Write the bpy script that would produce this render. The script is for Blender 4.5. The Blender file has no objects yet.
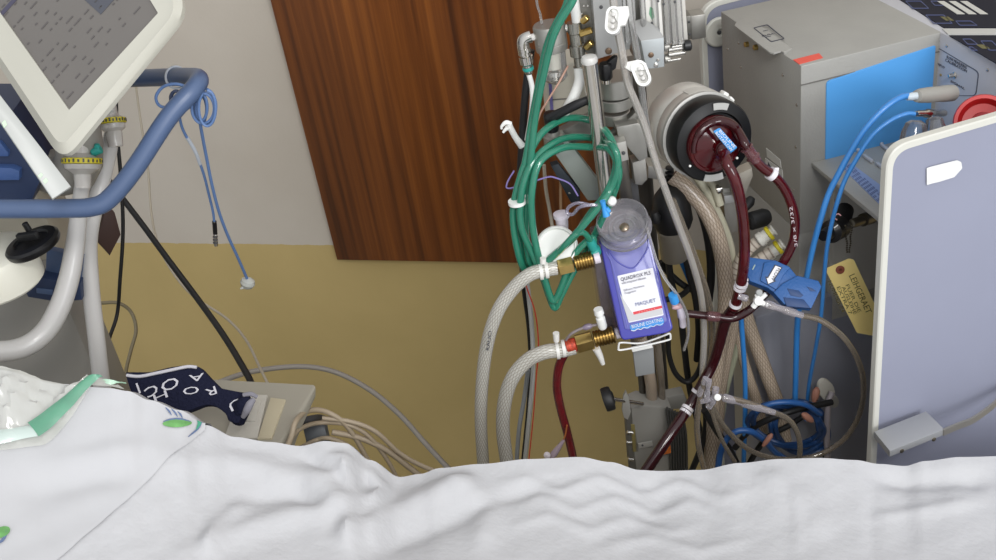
import bpy, bmesh, math, random
from mathutils import Vector, Matrix
from math import sin, cos, tan, pi, radians, atan2, hypot, exp
random.seed(7)
SC = bpy.context.scene
COL = SC.collection
# ------------------------------------------------------------------ camera
f = 1100.0; TH = radians(32); YAW = radians(19.7); ROLL = radians(9.5)
CAM = Vector((0, 0, 1.9))
FW = Vector((-sin(YAW)*cos(TH), cos(YAW)*cos(TH), -sin(TH)))
R0 = Vector((cos(YAW), sin(YAW), 0))
U0 = Vector((-sin(YAW)*sin(TH), cos(YAW)*sin(TH), cos(TH)))
RT = R0*cos(ROLL) - U0*sin(ROLL)
UP = R0*sin(ROLL) + U0*cos(ROLL)
AZ = Vector((-sin(YAW), cos(YAW), 0))
Z = Vector((0, 0, 1))
NV = -AZ; NC = -FW
def ray(x, y): return FW + RT*((x-498)/f) + UP*((280-y)/f)
def V(x, y, h):
    r = ray(x, y); return CAM + r*(h/r.dot(AZ))
def PL(x, y, p0, n):
    r = ray(x, y); return CAM + r*((p0-CAM).dot(n)/r.dot(n))
def onx(x, y, X):
    r = ray(x, y); return CAM + r*((X-CAM.x)/r.x)
def onz(x, y, z):
    r = ray(x, y); return CAM + r*((z-CAM.z)/r.z)
def ppm(p): return (p-CAM).dot(FW)/f      # metres per pixel at p
cam = bpy.data.cameras.new('camera'); co = bpy.data.objects.new('camera', cam); COL.objects.link(co)
cam.sensor_width = 36; cam.lens = f/996*36; cam.clip_start = .02
M3 = Matrix((RT, UP, -FW)).transposed()
co.matrix_world = Matrix.Translation(CAM) @ M3.to_4x4()
SC.camera = co
# ------------------------------------------------------------------ materials
def lin(c): return tuple((v/255/12.92 if v/255 <= .04045 else ((v/255+.055)/1.055)**2.4) for v in c)
MATS = {}
def mat(name, c, rough=.5, metal=0, alpha=1, var=0, vscale=8, bump=0, bscale=40, coat=0, emit=0, trans=0, spec=.5):
    if name in MATS: return MATS[name]
    m = bpy.data.materials.new(name); m.use_nodes = True
    nt = m.node_tree; b = nt.nodes['Principled BSDF']
    col = (*lin(c), 1)
    b.inputs['Base Color'].default_value = col
    b.inputs['Roughness'].default_value = rough; b.inputs['Metallic'].default_value = metal
    b.inputs['Alpha'].default_value = alpha; b.inputs['Coat Weight'].default_value = coat
    b.inputs['Specular IOR Level'].default_value = spec
    if trans: b.inputs['Transmission Weight'].default_value = trans
    if emit:
        b.inputs['Emission Color'].default_value = col; b.inputs['Emission Strength'].default_value = emit
    tc = nt.nodes.new('ShaderNodeTexCoord')
    if var:
        n = nt.nodes.new('ShaderNodeTexNoise'); n.inputs['Scale'].default_value = vscale; n.inputs['Detail'].default_value = 4
        nt.links.new(tc.outputs['Object'], n.inputs['Vector'])
        r = nt.nodes.new('ShaderNodeValToRGB')
        r.color_ramp.elements[0].position = .3; r.color_ramp.elements[1].position = .7
        r.color_ramp.elements[0].color = (*[max(0, v*(1-var)) for v in col[:3]], 1)
        r.color_ramp.elements[1].color = (*[min(1, v*(1+var)) for v in col[:3]], 1)
        nt.links.new(n.outputs['Fac'], r.inputs['Fac']); nt.links.new(r.outputs['Color'], b.inputs['Base Color'])
    if bump:
        n = nt.nodes.new('ShaderNodeTexNoise'); n.inputs['Scale'].default_value = bscale
        nt.links.new(tc.outputs['Object'], n.inputs['Vector'])
        bp = nt.nodes.new('ShaderNodeBump'); bp.inputs['Strength'].default_value = bump; bp.inputs['Distance'].default_value = .004
        nt.links.new(n.outputs['Fac'], bp.inputs['Height']); nt.links.new(bp.outputs['Normal'], b.inputs['Normal'])
    MATS[name] = m; return m
def braid(name, c1, c2, alpha=1, su=10, sv=3, rough=.3):
    m = mat(name, c1, rough, alpha=alpha); nt = m.node_tree; b = nt.nodes['Principled BSDF']
    uv = nt.nodes.new('ShaderNodeUVMap'); sep = nt.nodes.new('ShaderNodeSeparateXYZ'); nt.links.new(uv.outputs['UV'], sep.inputs[0])
    def mth(op, a, bb):
        n = nt.nodes.new('ShaderNodeMath'); n.operation = op
        for i, q in enumerate((a, bb)):
            if q is None: continue
            if isinstance(q, (int, float)): n.inputs[i].default_value = q
            else: nt.links.new(q, n.inputs[i])
        return n.outputs[0]
    u = mth('MULTIPLY', sep.outputs[0], 2*pi*su/2); v = mth('MULTIPLY', sep.outputs[1], 2*pi*sv)
    a = mth('ABSOLUTE', mth('SINE', mth('ADD', u, v), None), None); d = mth('ABSOLUTE', mth('SINE', mth('SUBTRACT', u, v), None), None)
    k = mth('MINIMUM', a, d)
    r = nt.nodes.new('ShaderNodeValToRGB'); r.color_ramp.elements[0].position = .1; r.color_ramp.elements[1].position = .55
    r.color_ramp.elements[0].color = (*lin(c2), 1); r.color_ramp.elements[1].color = (*lin(c1), 1)
    nt.links.new(k, r.inputs['Fac']); nt.links.new(r.outputs['Color'], b.inputs['Base Color'])
    return m
def clr(name, c, base=.25, edge=.55, rough=.08, tint=(250, 250, 250)):
    """clear plastic: see-through in the middle of a wall of it, denser at grazing angles, shiny all over"""
    m = mat(name, c, .15); nt = m.node_tree
    if name in CLR: return m
    CLR.add(name)
    b = nt.nodes['Principled BSDF']; out = nt.nodes['Material Output']
    tr = nt.nodes.new('ShaderNodeBsdfTransparent'); tr.inputs[0].default_value = (*lin(tint), 1)
    lw = nt.nodes.new('ShaderNodeLayerWeight'); lw.inputs[0].default_value = .45
    ma = nt.nodes.new('ShaderNodeMath'); ma.operation = 'MULTIPLY_ADD'; ma.use_clamp = True; ma.inputs[1].default_value = edge; ma.inputs[2].default_value = base
    nt.links.new(lw.outputs['Facing'], ma.inputs[0])
    mx = nt.nodes.new('ShaderNodeMixShader'); nt.links.new(ma.outputs[0], mx.inputs[0]); nt.links.new(tr.outputs[0], mx.inputs[1]); nt.links.new(b.outputs[0], mx.inputs[2])
    gl = nt.nodes.new('ShaderNodeBsdfGlossy'); gl.inputs['Roughness'].default_value = rough
    fr = nt.nodes.new('ShaderNodeFresnel'); fr.inputs[0].default_value = 1.55
    m2 = nt.nodes.new('ShaderNodeMixShader'); nt.links.new(fr.outputs[0], m2.inputs[0]); nt.links.new(mx.outputs[0], m2.inputs[1]); nt.links.new(gl.outputs[0], m2.inputs[2])
    nt.links.new(m2.outputs[0], out.inputs['Surface']); return m
CLR = set()
# ------------------------------------------------------------------ mesh helpers
def NB(): return bmesh.new()
def basis(n, hint=None):
    n = n.normalized()
    h = hint if hint is not None else (Z if abs(n.z) < .9 else Vector((1, 0, 0)))
    u = (h - n*h.dot(n))
    if u.length < 1e-6: u = n.orthogonal()
    u.normalize(); return u, n.cross(u)
def quadstrip(bm, rings, close=True, mi=0):
    L = []
    for r in rings: L.append([bm.verts.new(p) for p in r])
    for a, b in zip(L, L[1:]):
        n = len(a)
        for i in range(n if close else n-1):
            j = (i+1) % n
            try: bm.faces.new((a[i], a[j], b[j], b[i])).material_index = mi
            except ValueError: pass
    return L
def catmull(P, k=6):
    if len(P) < 3: return list(P)
    Q = [P[0]*2-P[1]] + list(P) + [P[-1]*2-P[-2]]
    out = []
    for i in range(1, len(Q)-2):
        a, b, c, d = Q[i-1:i+3]
        for j in range(k):
            t = j/k
            out.append(.5*((2*b)+(c-a)*t+(2*a-5*b+4*c-d)*t*t+(3*b-a-3*c+d)*t**3))
    out.append(P[-1]); return out
def tube(bm, pts, r, n=10, k=6, closed=False, caps=True, flat=1.0):
    """sweep along a smooth path; r scalar or one radius per control point"""
    pts = [Vector(p) for p in pts]
    if closed: pts = pts+[pts[0]]
    path = catmull(pts, k)
    N = len(path)
    rr = [r]*N if not isinstance(r, (list, tuple)) else [r[min(int(i/(N-1)*(len(r)-1)), len(r)-2)]*(1-((i/(N-1)*(len(r)-1)) % 1 if i < N-1 else 1)) + r[min(int(i/(N-1)*(len(r)-1))+1, len(r)-1)]*((i/(N-1)*(len(r)-1)) % 1 if i < N-1 else 1) for i in range(N)]
    uvl = bm.loops.layers.uv.verify()
    u = None; rings = []; vs = []; L = 0
    for i, p in enumerate(path):
        t = (path[min(i+1, N-1)]-path[max(i-1, 0)])
        if t.length < 1e-9: t = Vector((0, 0, 1))
        t.normalize()
        if u is None: u = basis(t)[0]
        u = u - t*u.dot(t)
        if u.length < 1e-6: u = t.orthogonal()
        u.normalize(); w = t.cross(u)
        if i: L += (p-path[i-1]).length
        rings.append([bm.verts.new(p+(u*cos(2*pi*j/n)+w*sin(2*pi*j/n)*flat)*rr[i]) for j in range(n)]); vs.append(L)
    sc = 1/(2*pi*(max(rr)))
    for i in range(N-1):
        for j in range(n):
            q = (j+1) % n
            fc = bm.faces.new((rings[i][j], rings[i][q], rings[i+1][q], rings[i+1][j]))
            for l, (a, b) in zip(fc.loops, ((j, i), (j+1, i), (j+1, i+1), (j, i+1))): l[uvl].uv = (a/n, vs[b]*sc)
    if caps and not closed:
        bm.faces.new(rings[0][::-1]); bm.faces.new(rings[-1])
    return path
def lathe(bm, o, axis, prof, n=28, hint=None, mi=0):
    """prof: (radius, distance along axis)"""
    axis = axis.normalized(); u, w = basis(axis, hint)
    rings = [[o+axis*z+(u*cos(2*pi*j/n)+w*sin(2*pi*j/n))*max(r, 1e-5) for j in range(n)] for r, z in prof]
    L = quadstrip(bm, rings, mi=mi)
    for q, rv in ((0, True), (-1, False)):
        if prof[q][0] > 1e-4: bm.faces.new(L[q][::-1] if rv else L[q]).material_index = mi
def bevel(bm, verts, w, seg=2):
    if w <= 0: return
    vs = set(verts); es = [e for e in bm.edges if e.verts[0] in vs and e.verts[1] in vs and len(e.link_faces) == 2 and e.calc_face_angle(0) > .5]
    bmesh.ops.bevel(bm, geom=es, offset=w, segments=seg, affect='EDGES', profile=.5, clamp_overlap=True)
def box(bm, o, ax, ay, az, bx, by, bz, bev=.001, seg=2):
    vs = [bm.verts.new(o+ax*x+ay*y+az*z) for x in bx for y in by for z in bz]
    for q in ((0, 1, 3, 2), (4, 6, 7, 5), (0, 4, 5, 1), (2, 3, 7, 6), (0, 2, 6, 4), (1, 5, 7, 3)): bm.faces.new([vs[i] for i in q])
    bmesh.ops.recalc_face_normals(bm, faces=[fc for fc in bm.faces if all(v in vs for v in fc.verts)])
    bevel(bm, vs, bev, seg)
def prism(bm, pts, n, t, bev=0, seg=2):
    """pts: world polygon on its front plane, extruded to -n*t"""
    a = [bm.verts.new(p) for p in pts]; b = [bm.verts.new(p-n*t) for p in pts]
    fs = [bm.faces.new(a), bm.faces.new(b[::-1])]
    for i in range(len(a)):
        j = (i+1) % len(a); fs.append(bm.faces.new((a[i], b[i], b[j], a[j])))
    bmesh.ops.recalc_face_normals(bm, faces=fs)
    bevel(bm, a, bev, seg)
def rpoly(pts, r, k=5):
    out = []; n = len(pts)
    for i in range(n):
        p = Vector(pts[i]); a = Vector(pts[i-1]); b = Vector(pts[(i+1) % n])
        ri = r[i] if isinstance(r, (list, tuple)) else r
        da = (a-p); db = (b-p); q = min(ri, da.length*.48, db.length*.48)
        if q <= 0: out.append(p); continue
        s = p+da.normalized()*q; e = p+db.normalized()*q
        for j in range(k+1):
            t = j/k; out.append(s*(1-t)**2+p*2*t*(1-t)+e*t*t)
    return out
def slab(bm, px, p0, n, t, bev=0, rnd=0, off=0):
    n = n.normalized()
    q = rpoly([(a, b) for a, b in px], rnd) if rnd else [Vector(a) for a in px]
    prism(bm, [PL(a.x, a.y, p0, n)+n*off for a in q], n, t, bev)
def ringprism(bm, outer, inner, n, t):
    """two outlines of equal count on the same plane: a frame of thickness t"""
    quadstrip(bm, [outer, inner, [p-n*t for p in inner], [p-n*t for p in outer], outer])
    bmesh.ops.remove_doubles(bm, verts=bm.verts, dist=1e-6)
def ellipse(c, u, w, a, b, n=32): return [c+u*a*cos(2*pi*i/n)+w*b*sin(2*pi*i/n) for i in range(n)]
def obj(name, bm, m, parent=None, label=None, cat=None, group=None, kind=None, keepflat=False):
    me = bpy.data.meshes.new(name)
    bmesh.ops.recalc_face_normals(bm, faces=bm.faces)
    for fc in bm.faces: fc.smooth = not keepflat
    for e in bm.edges:
        if len(e.link_faces) == 2 and e.calc_face_angle(0) > .65: e.smooth = False
    bm.to_mesh(me); bm.free()
    for q in (m if isinstance(m, (list, tuple)) else [m]): me.materials.append(q)
    o = bpy.data.objects.new(name, me); COL.objects.link(o)
    if parent: o.parent = parent
    tag(o, label, cat, group, kind); return o
def tag(o, label=None, cat=None, group=None, kind=None):
    if label: o['label'] = label
    if cat: o['category'] = cat
    if group: o['group'] = group
    if kind: o['kind'] = kind
    return o
def thing(name, label, cat, group=None):
    o = bpy.data.objects.new(name, None); o.empty_display_size = .02; COL.objects.link(o)
    return tag(o, label, cat, group)
def T(name, pts, r, m, parent=None, label=None, cat=None, group=None, n=10, k=6, flat=1.0):
    """tube object; pts are (px, py, h) and r in metres"""
    bm = NB(); tube(bm, [V(*p) if not isinstance(p, Vector) else p for p in pts], r, n, k, flat=flat)
    return obj(name, bm, m, parent, label, cat, group)
def cyl(name, a, b, r, m, parent=None, bev=.0008, n=20, label=None):
    a = V(*a) if not isinstance(a, Vector) else a; b = V(*b) if not isinstance(b, Vector) else b
    L = (b-a).length; bv = min(bev, r*.4, L*.4)
    bm = NB(); lathe(bm, a, b-a, [(r-bv, 0), (r, bv), (r, L-bv), (r-bv, L)], n)
    return obj(name, bm, m, parent, label)
def text(s, bl, br, p0, n, m, parent, name='lettering', hpx=None, off=.0006, depth=.0004, label=None):
    """lettering whose baseline runs between two pixels on the plane (p0, n)"""
    n = n.normalized(); a = PL(*bl, p0, n); b = PL(*br, p0, n)
    x = (b-a); W = x.length; x.normalize(); y = n.cross(x)
    cu = bpy.data.curves.new('t', 'FONT'); cu.body = s; cu.extrude = .02; cu.resolution_u = 2
    to = bpy.data.objects.new('t', cu); COL.objects.link(to)
    dg = bpy.context.evaluated_depsgraph_get(); me = bpy.data.meshes.new_from_object(to.evaluated_get(dg))
    bpy.data.objects.remove(to); bpy.data.curves.remove(cu)
    xs = [v.co.x for v in me.vertices]; ys = [v.co.y for v in me.vertices]; zs = [v.co.z for v in me.vertices]
    x0, x1, y1 = min(xs), max(xs), max(ys)
    sx = W/(x1-x0); sy = (hpx*ppm(a)/y1) if hpx else sx
    for v in me.vertices:
        c = v.co.copy(); v.co = a+x*((c.x-x0)*sx)+y*(c.y*sy)+n*(off+(depth if c.z > 0 else 0))
    me.name = name; me.materials.clear(); me.materials.append(m)
    o = bpy.data.objects.new(name, me); COL.objects.link(o); o.parent = parent
    if label: o['label'] = label
    return o
def tie(parent, p, d, r, m, name='cable_tie', tail=True, w=.0022):
    bm = NB(); d = d.normalized(); u, x = basis(d)
    n = 20
    lathe(bm, p-d*w, d, [(r, 0), (r+.0012, 0), (r+.0012, 2*w), (r, 2*w)], n)
    if tail: box(bm, p+(RT*.7+UP*.7)*(r+.001), RT, UP, NC, (-.002, .003), (-.002, .002), (-.002, .002), .0004)
    return obj(name, bm, m, parent)
def dirpx(a, b): return (V(*b)-V(*a)).normalized()
# ------------------------------------------------------------------ palette
white = mat('white_plastic', (232, 232, 228), .35)
cream = mat('cream_plastic', (205, 200, 184), .4, var=.04)
ivory = mat('ivory_plastic', (224, 222, 208), .35, var=.03, vscale=4)
blackp = mat('black_plastic', (18, 18, 20), .35)
rubber = mat('black_rubber', (22, 22, 23), .55)
steel = mat('brushed_steel', (205, 200, 192), .22, 1)
chrome = mat('polished_chrome', (205, 202, 196), .12, 1)
alu = mat('satin_aluminium', (165, 163, 157), .42, .75, var=.05, vscale=30)
alud = mat('grey_aluminium', (128, 126, 120), .42, .7)
greyp = mat('grey_plastic', (140, 137, 130), .45, var=.04)
dgrey = mat('dark_grey_plastic', (70, 70, 72), .5)
brass = mat('brass', (196, 168, 104), .3, 1, var=.12, vscale=60)
bluep = mat('blue_rail_plastic', (76, 94, 126), .35, var=.05, vscale=10)
navy = mat('dark_blue_plastic', (40, 54, 84), .45)
clearp = clr('clear_plastic', (214, 212, 208), .10, .6)
clear2 = clr('clear_hard_plastic', (206, 202, 210), .16, .6)
milky = mat('milky_hose', (205, 203, 200), .3, alpha=.86, coat=.2)
smoke = clr('aged_clear_tube', (158, 146, 130), .22, .65, tint=(225, 215, 200))
green = clr('green_tubing', (48, 142, 114), .6, .3, .1, tint=(150, 225, 205))
blood = mat('blood_filled_tube', (70, 10, 16), .12, coat=.3, spec=.4, var=.25, vscale=60)
bcable = mat('blue_cable', (48, 122, 192), .35)
scable = mat('slate_blue_cable', (92, 120, 165), .45)
gcable = mat('grey_cable', (150, 144, 136), .5)
becable = mat('beige_cable', (165, 150, 128), .5)
yellow = mat('yellow_plastic', (205, 190, 40), .45)
teal = mat('teal_plastic', (40, 150, 140), .4)
ink = mat('dark_ink', (58, 60, 72), .6)
# ================================================================== setting
def wallmat():
    m = mat('two_tone_wall_paint', (176, 168, 156), .75); nt = m.node_tree; b = nt.nodes['Principled BSDF']
    g = nt.nodes.new('ShaderNodeNewGeometry'); s = nt.nodes.new('ShaderNodeSeparateXYZ'); nt.links.new(g.outputs['Position'], s.inputs[0])
    n = nt.nodes.new('ShaderNodeTexNoise'); n.inputs['Scale'].default_value = 22; n.inputs['Detail'].default_value = 6; nt.links.new(g.outputs['Position'], n.inputs['Vector'])
    a = nt.nodes.new('ShaderNodeMath'); a.operation = 'MULTIPLY_ADD'; a.inputs[1].default_value = .012; nt.links.new(n.outputs['Fac'], a.inputs[0]); nt.links.new(s.outputs['Z'], a.inputs[2])
    c = nt.nodes.new('ShaderNodeMath'); c.operation = 'GREATER_THAN'; c.inputs[1].default_value = WZ; nt.links.new(a.outputs[0], c.inputs[0])
    n2 = nt.nodes.new('ShaderNodeTexNoise'); n2.inputs['Scale'].default_value = 3; n2.inputs['Detail'].default_value = 5; nt.links.new(g.outputs['Position'], n2.inputs['Vector'])
    def ramp(c1, c2):
        r = nt.nodes.new('ShaderNodeValToRGB'); r.color_ramp.elements[0].position = .35; r.color_ramp.elements[1].position = .65
        r.color_ramp.elements[0].color = (*lin(c1), 1); r.color_ramp.elements[1].color = (*lin(c2), 1); nt.links.new(n2.outputs['Fac'], r.inputs['Fac']); return r
    lo = ramp(OCH1, OCH2); hi = ramp(WL1, WL2)
    mx = nt.nodes.new('ShaderNodeMix'); mx.data_type = 'RGBA'; nt.links.new(c.outputs[0], mx.inputs[0])
    nt.links.new(lo.outputs['Color'], mx.inputs[6]); nt.links.new(hi.outputs['Color'], mx.inputs[7]); nt.links.new(mx.outputs[2], b.inputs['Base Color'])
    bp = nt.nodes.new('ShaderNodeBump'); bp.inputs['Strength'].default_value = .15; bp.inputs['Distance'].default_value = .002
    n3 = nt.nodes.new('ShaderNodeTexNoise'); n3.inputs['Scale'].default_value = 120; nt.links.new(g.outputs['Position'], n3.inputs['Vector']); nt.links.new(n3.outputs['Fac'], bp.inputs['Height']); nt.links.new(bp.outputs['Normal'], b.inputs['Normal'])
    return m
OCH1, OCH2 = (190, 168, 112), (200, 177, 120)
WL1, WL2 = (196, 187, 174), (204, 196, 184)
WY = 1.93
WZ = (CAM + ray(240, 244)*(WY/ray(240, 244).y)).z + .006
X = Vector((1, 0, 0)); Y = Vector((0, 1, 0)); O = Vector((0, 0, 0))
bm = NB(); box(bm, O, X, Y, Z, (-4, 2.6), (WY, WY+.1), (0, 2.8), 0); obj('wall_back', bm, wallmat(), kind='structure')
bm = NB(); box(bm, O, X, Y, Z, (-4, 2.6), (-2.6, WY+.1), (-.08, 0), 0)
obj('floor', bm, mat('vinyl_floor', (150, 142, 125), .5, var=.06, vscale=3), kind='structure')
def W(x, y, dy=0): r = ray(x, y); return CAM + r*((WY-dy)/r.y)
# wooden panel on the wall
def woodmat():
    m = mat('varnished_wood', (120, 66, 28), .38, coat=.15); nt = m.node_tree; b = nt.nodes['Principled BSDF']
    g = nt.nodes.new('ShaderNodeNewGeometry'); mp = nt.nodes.new('ShaderNodeMapping'); mp.inputs['Scale'].default_value = (46, 46, 1.0); nt.links.new(g.outputs['Position'], mp.inputs['Vector'])
    n = nt.nodes.new('ShaderNodeTexNoise'); n.inputs['Scale'].default_value = 1; n.inputs['Detail'].default_value = 7; n.inputs['Roughness'].default_value = .62; nt.links.new(mp.outputs[0], n.inputs['Vector'])
    r = nt.nodes.new('ShaderNodeValToRGB'); e = r.color_ramp.elements
    e[0].position = .30; e[0].color = (*lin((82, 42, 14)), 1); e[1].position = .72; e[1].color = (*lin((158, 92, 34)), 1)
    q = r.color_ramp.elements.new(.5); q.color = (*lin((124, 68, 24)), 1)
    nt.links.new(n.outputs['Fac'], r.inputs['Fac'])
    mp2 = nt.nodes.new('ShaderNodeMapping'); mp2.inputs['Scale'].default_value = (5, 5, .3); nt.links.new(g.outputs['Position'], mp2.inputs['Vector'])
    n2 = nt.nodes.new('ShaderNodeTexNoise'); n2.inputs['Scale'].default_value = 1.4; nt.links.new(mp2.outputs[0], n2.inputs['Vector'])
    r2 = nt.nodes.new('ShaderNodeValToRGB'); r2.color_ramp.elements[0].position = .35; r2.color_ramp.elements[1].position = .65
    r2.color_ramp.elements[0].color = (.66, .62, .6, 1); r2.color_ramp.elements[1].color = (1.0, 1.0, 1.0, 1); nt.links.new(n2.outputs['Fac'], r2.inputs['Fac'])
    mx = nt.nodes.new('ShaderNodeMix'); mx.data_type = 'RGBA'; mx.blend_type = 'MULTIPLY'; mx.inputs[0].default_value = 1
    nt.links.new(r.outputs['Color'], mx.inputs[6]); nt.links.new(r2.outputs['Color'], mx.inputs[7]); nt.links.new(mx.outputs[2], b.inputs['Base Color'])
    return m
wb = W(337, 260, .02); wr = W(616, 120, .02).x
bm = NB(); box(bm, O, X, Y, Z, (wb.x, wr), (WY-.02, WY-.0005), (wb.z, 2.3), .0015)
obj('wood_panel', bm, woodmat(), label='tall dark brown varnished wood panel mounted on the wall above the ochre paint', cat='panel')

# ================================================================== bed linen
crest = [(-90, 352), (-40, 362), (0, 372), (60, 386), (110, 390), (128, 393), (150, 402), (180, 412), (205, 425), (235, 437), (270, 442), (300, 446), (325, 441), (345, 443), (370, 460), (400, 477), (420, 474), (440, 468), (480, 464), (530, 459), (580, 457), (610, 462), (640, 470), (660, 471), (700, 470), (740, 463), (780, 459), (820, 458), (855, 460), (880, 464), (905, 466), (925, 461), (960, 457), (1040, 455), (1120, 455)]
def cr(x):
    for (a, b), (c, d) in zip(crest, crest[1:]):
        if x <= c:
            t = max(0, (x-a)/(c-a)); t = t*t*(3-2*t); return b+(d-b)*t
    return crest[-1][1]
def sd(px, py, a, b):
    dx, dy = b[0]-a[0], b[1]-a[1]; L = dx*dx+dy*dy
    t = max(0, min(1, ((px-a[0])*dx+(py-a[1])*dy)/L)); return hypot(px-a[0]-t*dx, py-a[1]-t*dy), t
# folds: polyline, amplitude (m), half width px
folds = [([(165, 560), (260, 525), (345, 505), (400, 495)], .006, 11), ([(330, 452), (350, 480), (345, 520), (350, 548)], .011, 15), ([(372, 470), (350, 500), (330, 540)], -.008, 12),
 ([(340, 545), (390, 520), (440, 495), (480, 478)], .010, 13), ([(350, 560), (420, 535), (500, 500), (560, 480)], -.005, 9), ([(150, 470), (230, 462), (300, 478), (340, 490)], .005, 12),
 ([(230, 500), (290, 495), (330, 508)], -.005, 8), ([(205, 560), (215, 530), (250, 500)], .005, 9), ([(445, 478), (490, 505), (480, 560)], .006, 14), ([(300, 455), (335, 470), (350, 500)], -.006, 7),
 ([(500, 486), (525, 478), (560, 492), (600, 478), (640, 494), (680, 482), (720, 500), (760, 488)], .0026, 5), ([(505, 506), (540, 496), (575, 512), (615, 498), (655, 514), (690, 502), (730, 520)], .0026, 5),
 ([(510, 528), (550, 516), (590, 532), (630, 518), (670, 534), (710, 522)], .0026, 5), ([(600, 548), (650, 538), (700, 552), (760, 536)], .0024, 5), ([(870, 472), (905, 482), (960, 478), (1000, 482)], -.007, 10),
 ([(796, 485), (798, 560)], .0014, 6), ([(870, 486), (872, 560)], -.0014, 6), ([(865, 520), (920, 512), (985, 500)], .003, 6), ([(20, 470), (110, 455), (190, 452)], .003, 12), ([(0, 500), (90, 480), (150, 478)], -.003, 12),
 ([(640, 478), (660, 500), (640, 530)], -.004, 16), ([(760, 470), (800, 500), (830, 540)], .004, 14), ([(360, 462), (385, 490), (370, 510)], .005, 6)]
def lump(px, py):
    z = 0
    for pl, a, w in folds:
        best = 1e9; bt = 0; m = len(pl)-1
        for i in range(m):
            d, t = sd(px, py, pl[i], pl[i+1])
            if d < best: best, bt = d, (i+t)/m
        if best < 3.2*w:
            e = min(1, 4*min(bt, 1-bt)+.15); z += 1.3*a*exp(-(best/w)**2)*e
    z += .0007*sin(px*.11+py*.05)*sin(py*.13-px*.03) + .0014*sin(px*.021+1)*sin(py*.035+px*.01)
    return z
HC = 1.0
def sheet_h(px, py):
    c = cr(px); t = (py-c)/(600-c)
    return HC - .20*t - .03*t*t
def S(px, py, off=0):
    c = cr(px); e = min(1, max(0, (py-c)/16)); p = V(px, py, sheet_h(px, py))
    return p + Z*(lump(px, py)*e+off)
sheetm = mat('white_cotton_sheet', (191, 191, 193), .85, bump=.25, bscale=90, spec=.15)
def cloth(name, xfun0, xfun1, off, nx, ny, m, **kw):
    bm = NB(); rows = []
    # behind the crest the cloth rolls over and hangs down
    def X0(j, tpy): return xfun0(tpy), xfun1(tpy)
    for k, (dh, dz) in enumerate(((.045, -.42), (.043, -.2), (.036, -.09), (.025, -.040), (.012, -.013))):
        row = []
        for i in range(nx+1):
            x0, x1 = xfun0(None), xfun1(None); px = x0+(x1-x0)*i/nx; p = S(px, cr(px), off)
            row.append(p+AZ*(dh+off)+Z*dz)
        rows.append(row)
    for j in range(ny+1):
        t = (j/ny)**1.25; row = []
        for i in range(nx+1):
            yy = None
            x0, x1 = xfun0(None), xfun1(None); px = x0+(x1-x0)*i/nx
            py = cr(px)+(640-cr(px))*t
            x0, x1 = xfun0(py), xfun1(py); px = x0+(x1-x0)*i/nx
            py = max(py, cr(px)); row.append(S(px, py, off))
        rows.append(row)
    last = rows[-1]
    for k in range(1, 5): rows.append([p-AZ*(.1*k)+Z*(-.004*k*k) for p in last])
    quadstrip(bm, rows, close=False)
    return obj(name, bm, m, **kw)
cloth('bed_sheet', lambda y: -300, lambda y: 1420, 0, 430, 60, sheetm, label='rumpled white cotton bed sheet spread across the whole bed foreground', cat='sheet')
def seam(y):
    if y is None: return 206
    return 206-(max(y, 432)-432)*1.13
printed = cloth('printed_sheet', lambda y: -90, seam, .0028, 110, 60, mat('smooth_white_linen', (190, 190, 192), .8, bump=.1, bscale=60, spec=.2),
      label='smooth white hospital sheet printed with a green and blue logo, at left', cat='sheet')
def onsheet(name, pts, m, parent, off=.0048, flip=False):
    bm = NB(); bm.faces.new([bm.verts.new(S(a, b, off)) for a, b in pts]); return obj(name, bm, m, parent)
lg = mat('logo_green', (104, 160, 92), .7, var=.25, vscale=90); lb = mat('logo_blue', (96, 112, 146), .7); lt = mat('logo_teal', (70, 150, 120), .7)
def stroke(name, pl, w, m, off=.0052):
    bm = NB(); c = catmull([Vector((a, b)) for a, b in pl], 6); L = []; R = []
    for i, p in enumerate(c):
        t = (c[min(i+1, len(c)-1)]-c[max(i-1, 0)]).normalized(); nn = Vector((-t.y, t.x)); ww = w*(.35+.65*sin(pi*i/(len(c)-1)))
        a = p+nn*ww; b = p-nn*ww; L.append(S(a.x, max(a.y, cr(a.x)+1), off)); R.append(S(b.x, max(b.y, cr(b.x)+1), off))
    quadstrip(bm, [L, R], close=False); return obj(name, bm, m, printed)
def fan(name, cx, cy, a, b, sk, m):
    bm = NB(); quadstrip(bm, [[S(cx+a*k/6*cos(2*pi*i/28), cy+b*k/6*sin(2*pi*i/28)-sk*a*k/6*cos(2*pi*i/28), .0052) for i in range(28)] for k in (.05, 1, 2, 3, 4, 5, 6)])
    return obj(name, bm, m, printed)
ell = [(179+14.5*cos(2*pi*i/24), 427.5+4.2*sin(2*pi*i/24)-.05*14*cos(2*pi*i/24)) for i in range(24)]
fan('green_logo_oval', 179, 427.5, 14.5, 4.2, .05, lg)
stroke('blue_logo_arc', [(165, 426), (172, 423.5), (182, 423), (192, 425.5)], 1.1, lb)
stroke('green_logo_arc', [(191, 414), (198, 419), (201, 426), (198, 434)], 2.2, lt)
stroke('blue_logo_swoosh', [(200, 416), (202.5, 424), (199, 433), (190, 441)], 1.2, lb)
for a in ((167, 411, 173, 419), (173, 412.5, 179, 420.5), (179, 415, 184, 422)): stroke('blue_logo_stripe', [(a[0], a[1]), ((a[0]+a[2])/2+.5, (a[1]+a[3])/2-.3), (a[2], a[3])], .9, lb)
fan('green_logo_oval', 3, 536, 9, 6, .3, lg)
stroke('blue_logo_arc', [(-4, 549), (4, 545), (8, 538), (9, 532)], 1.4, lb)
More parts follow.
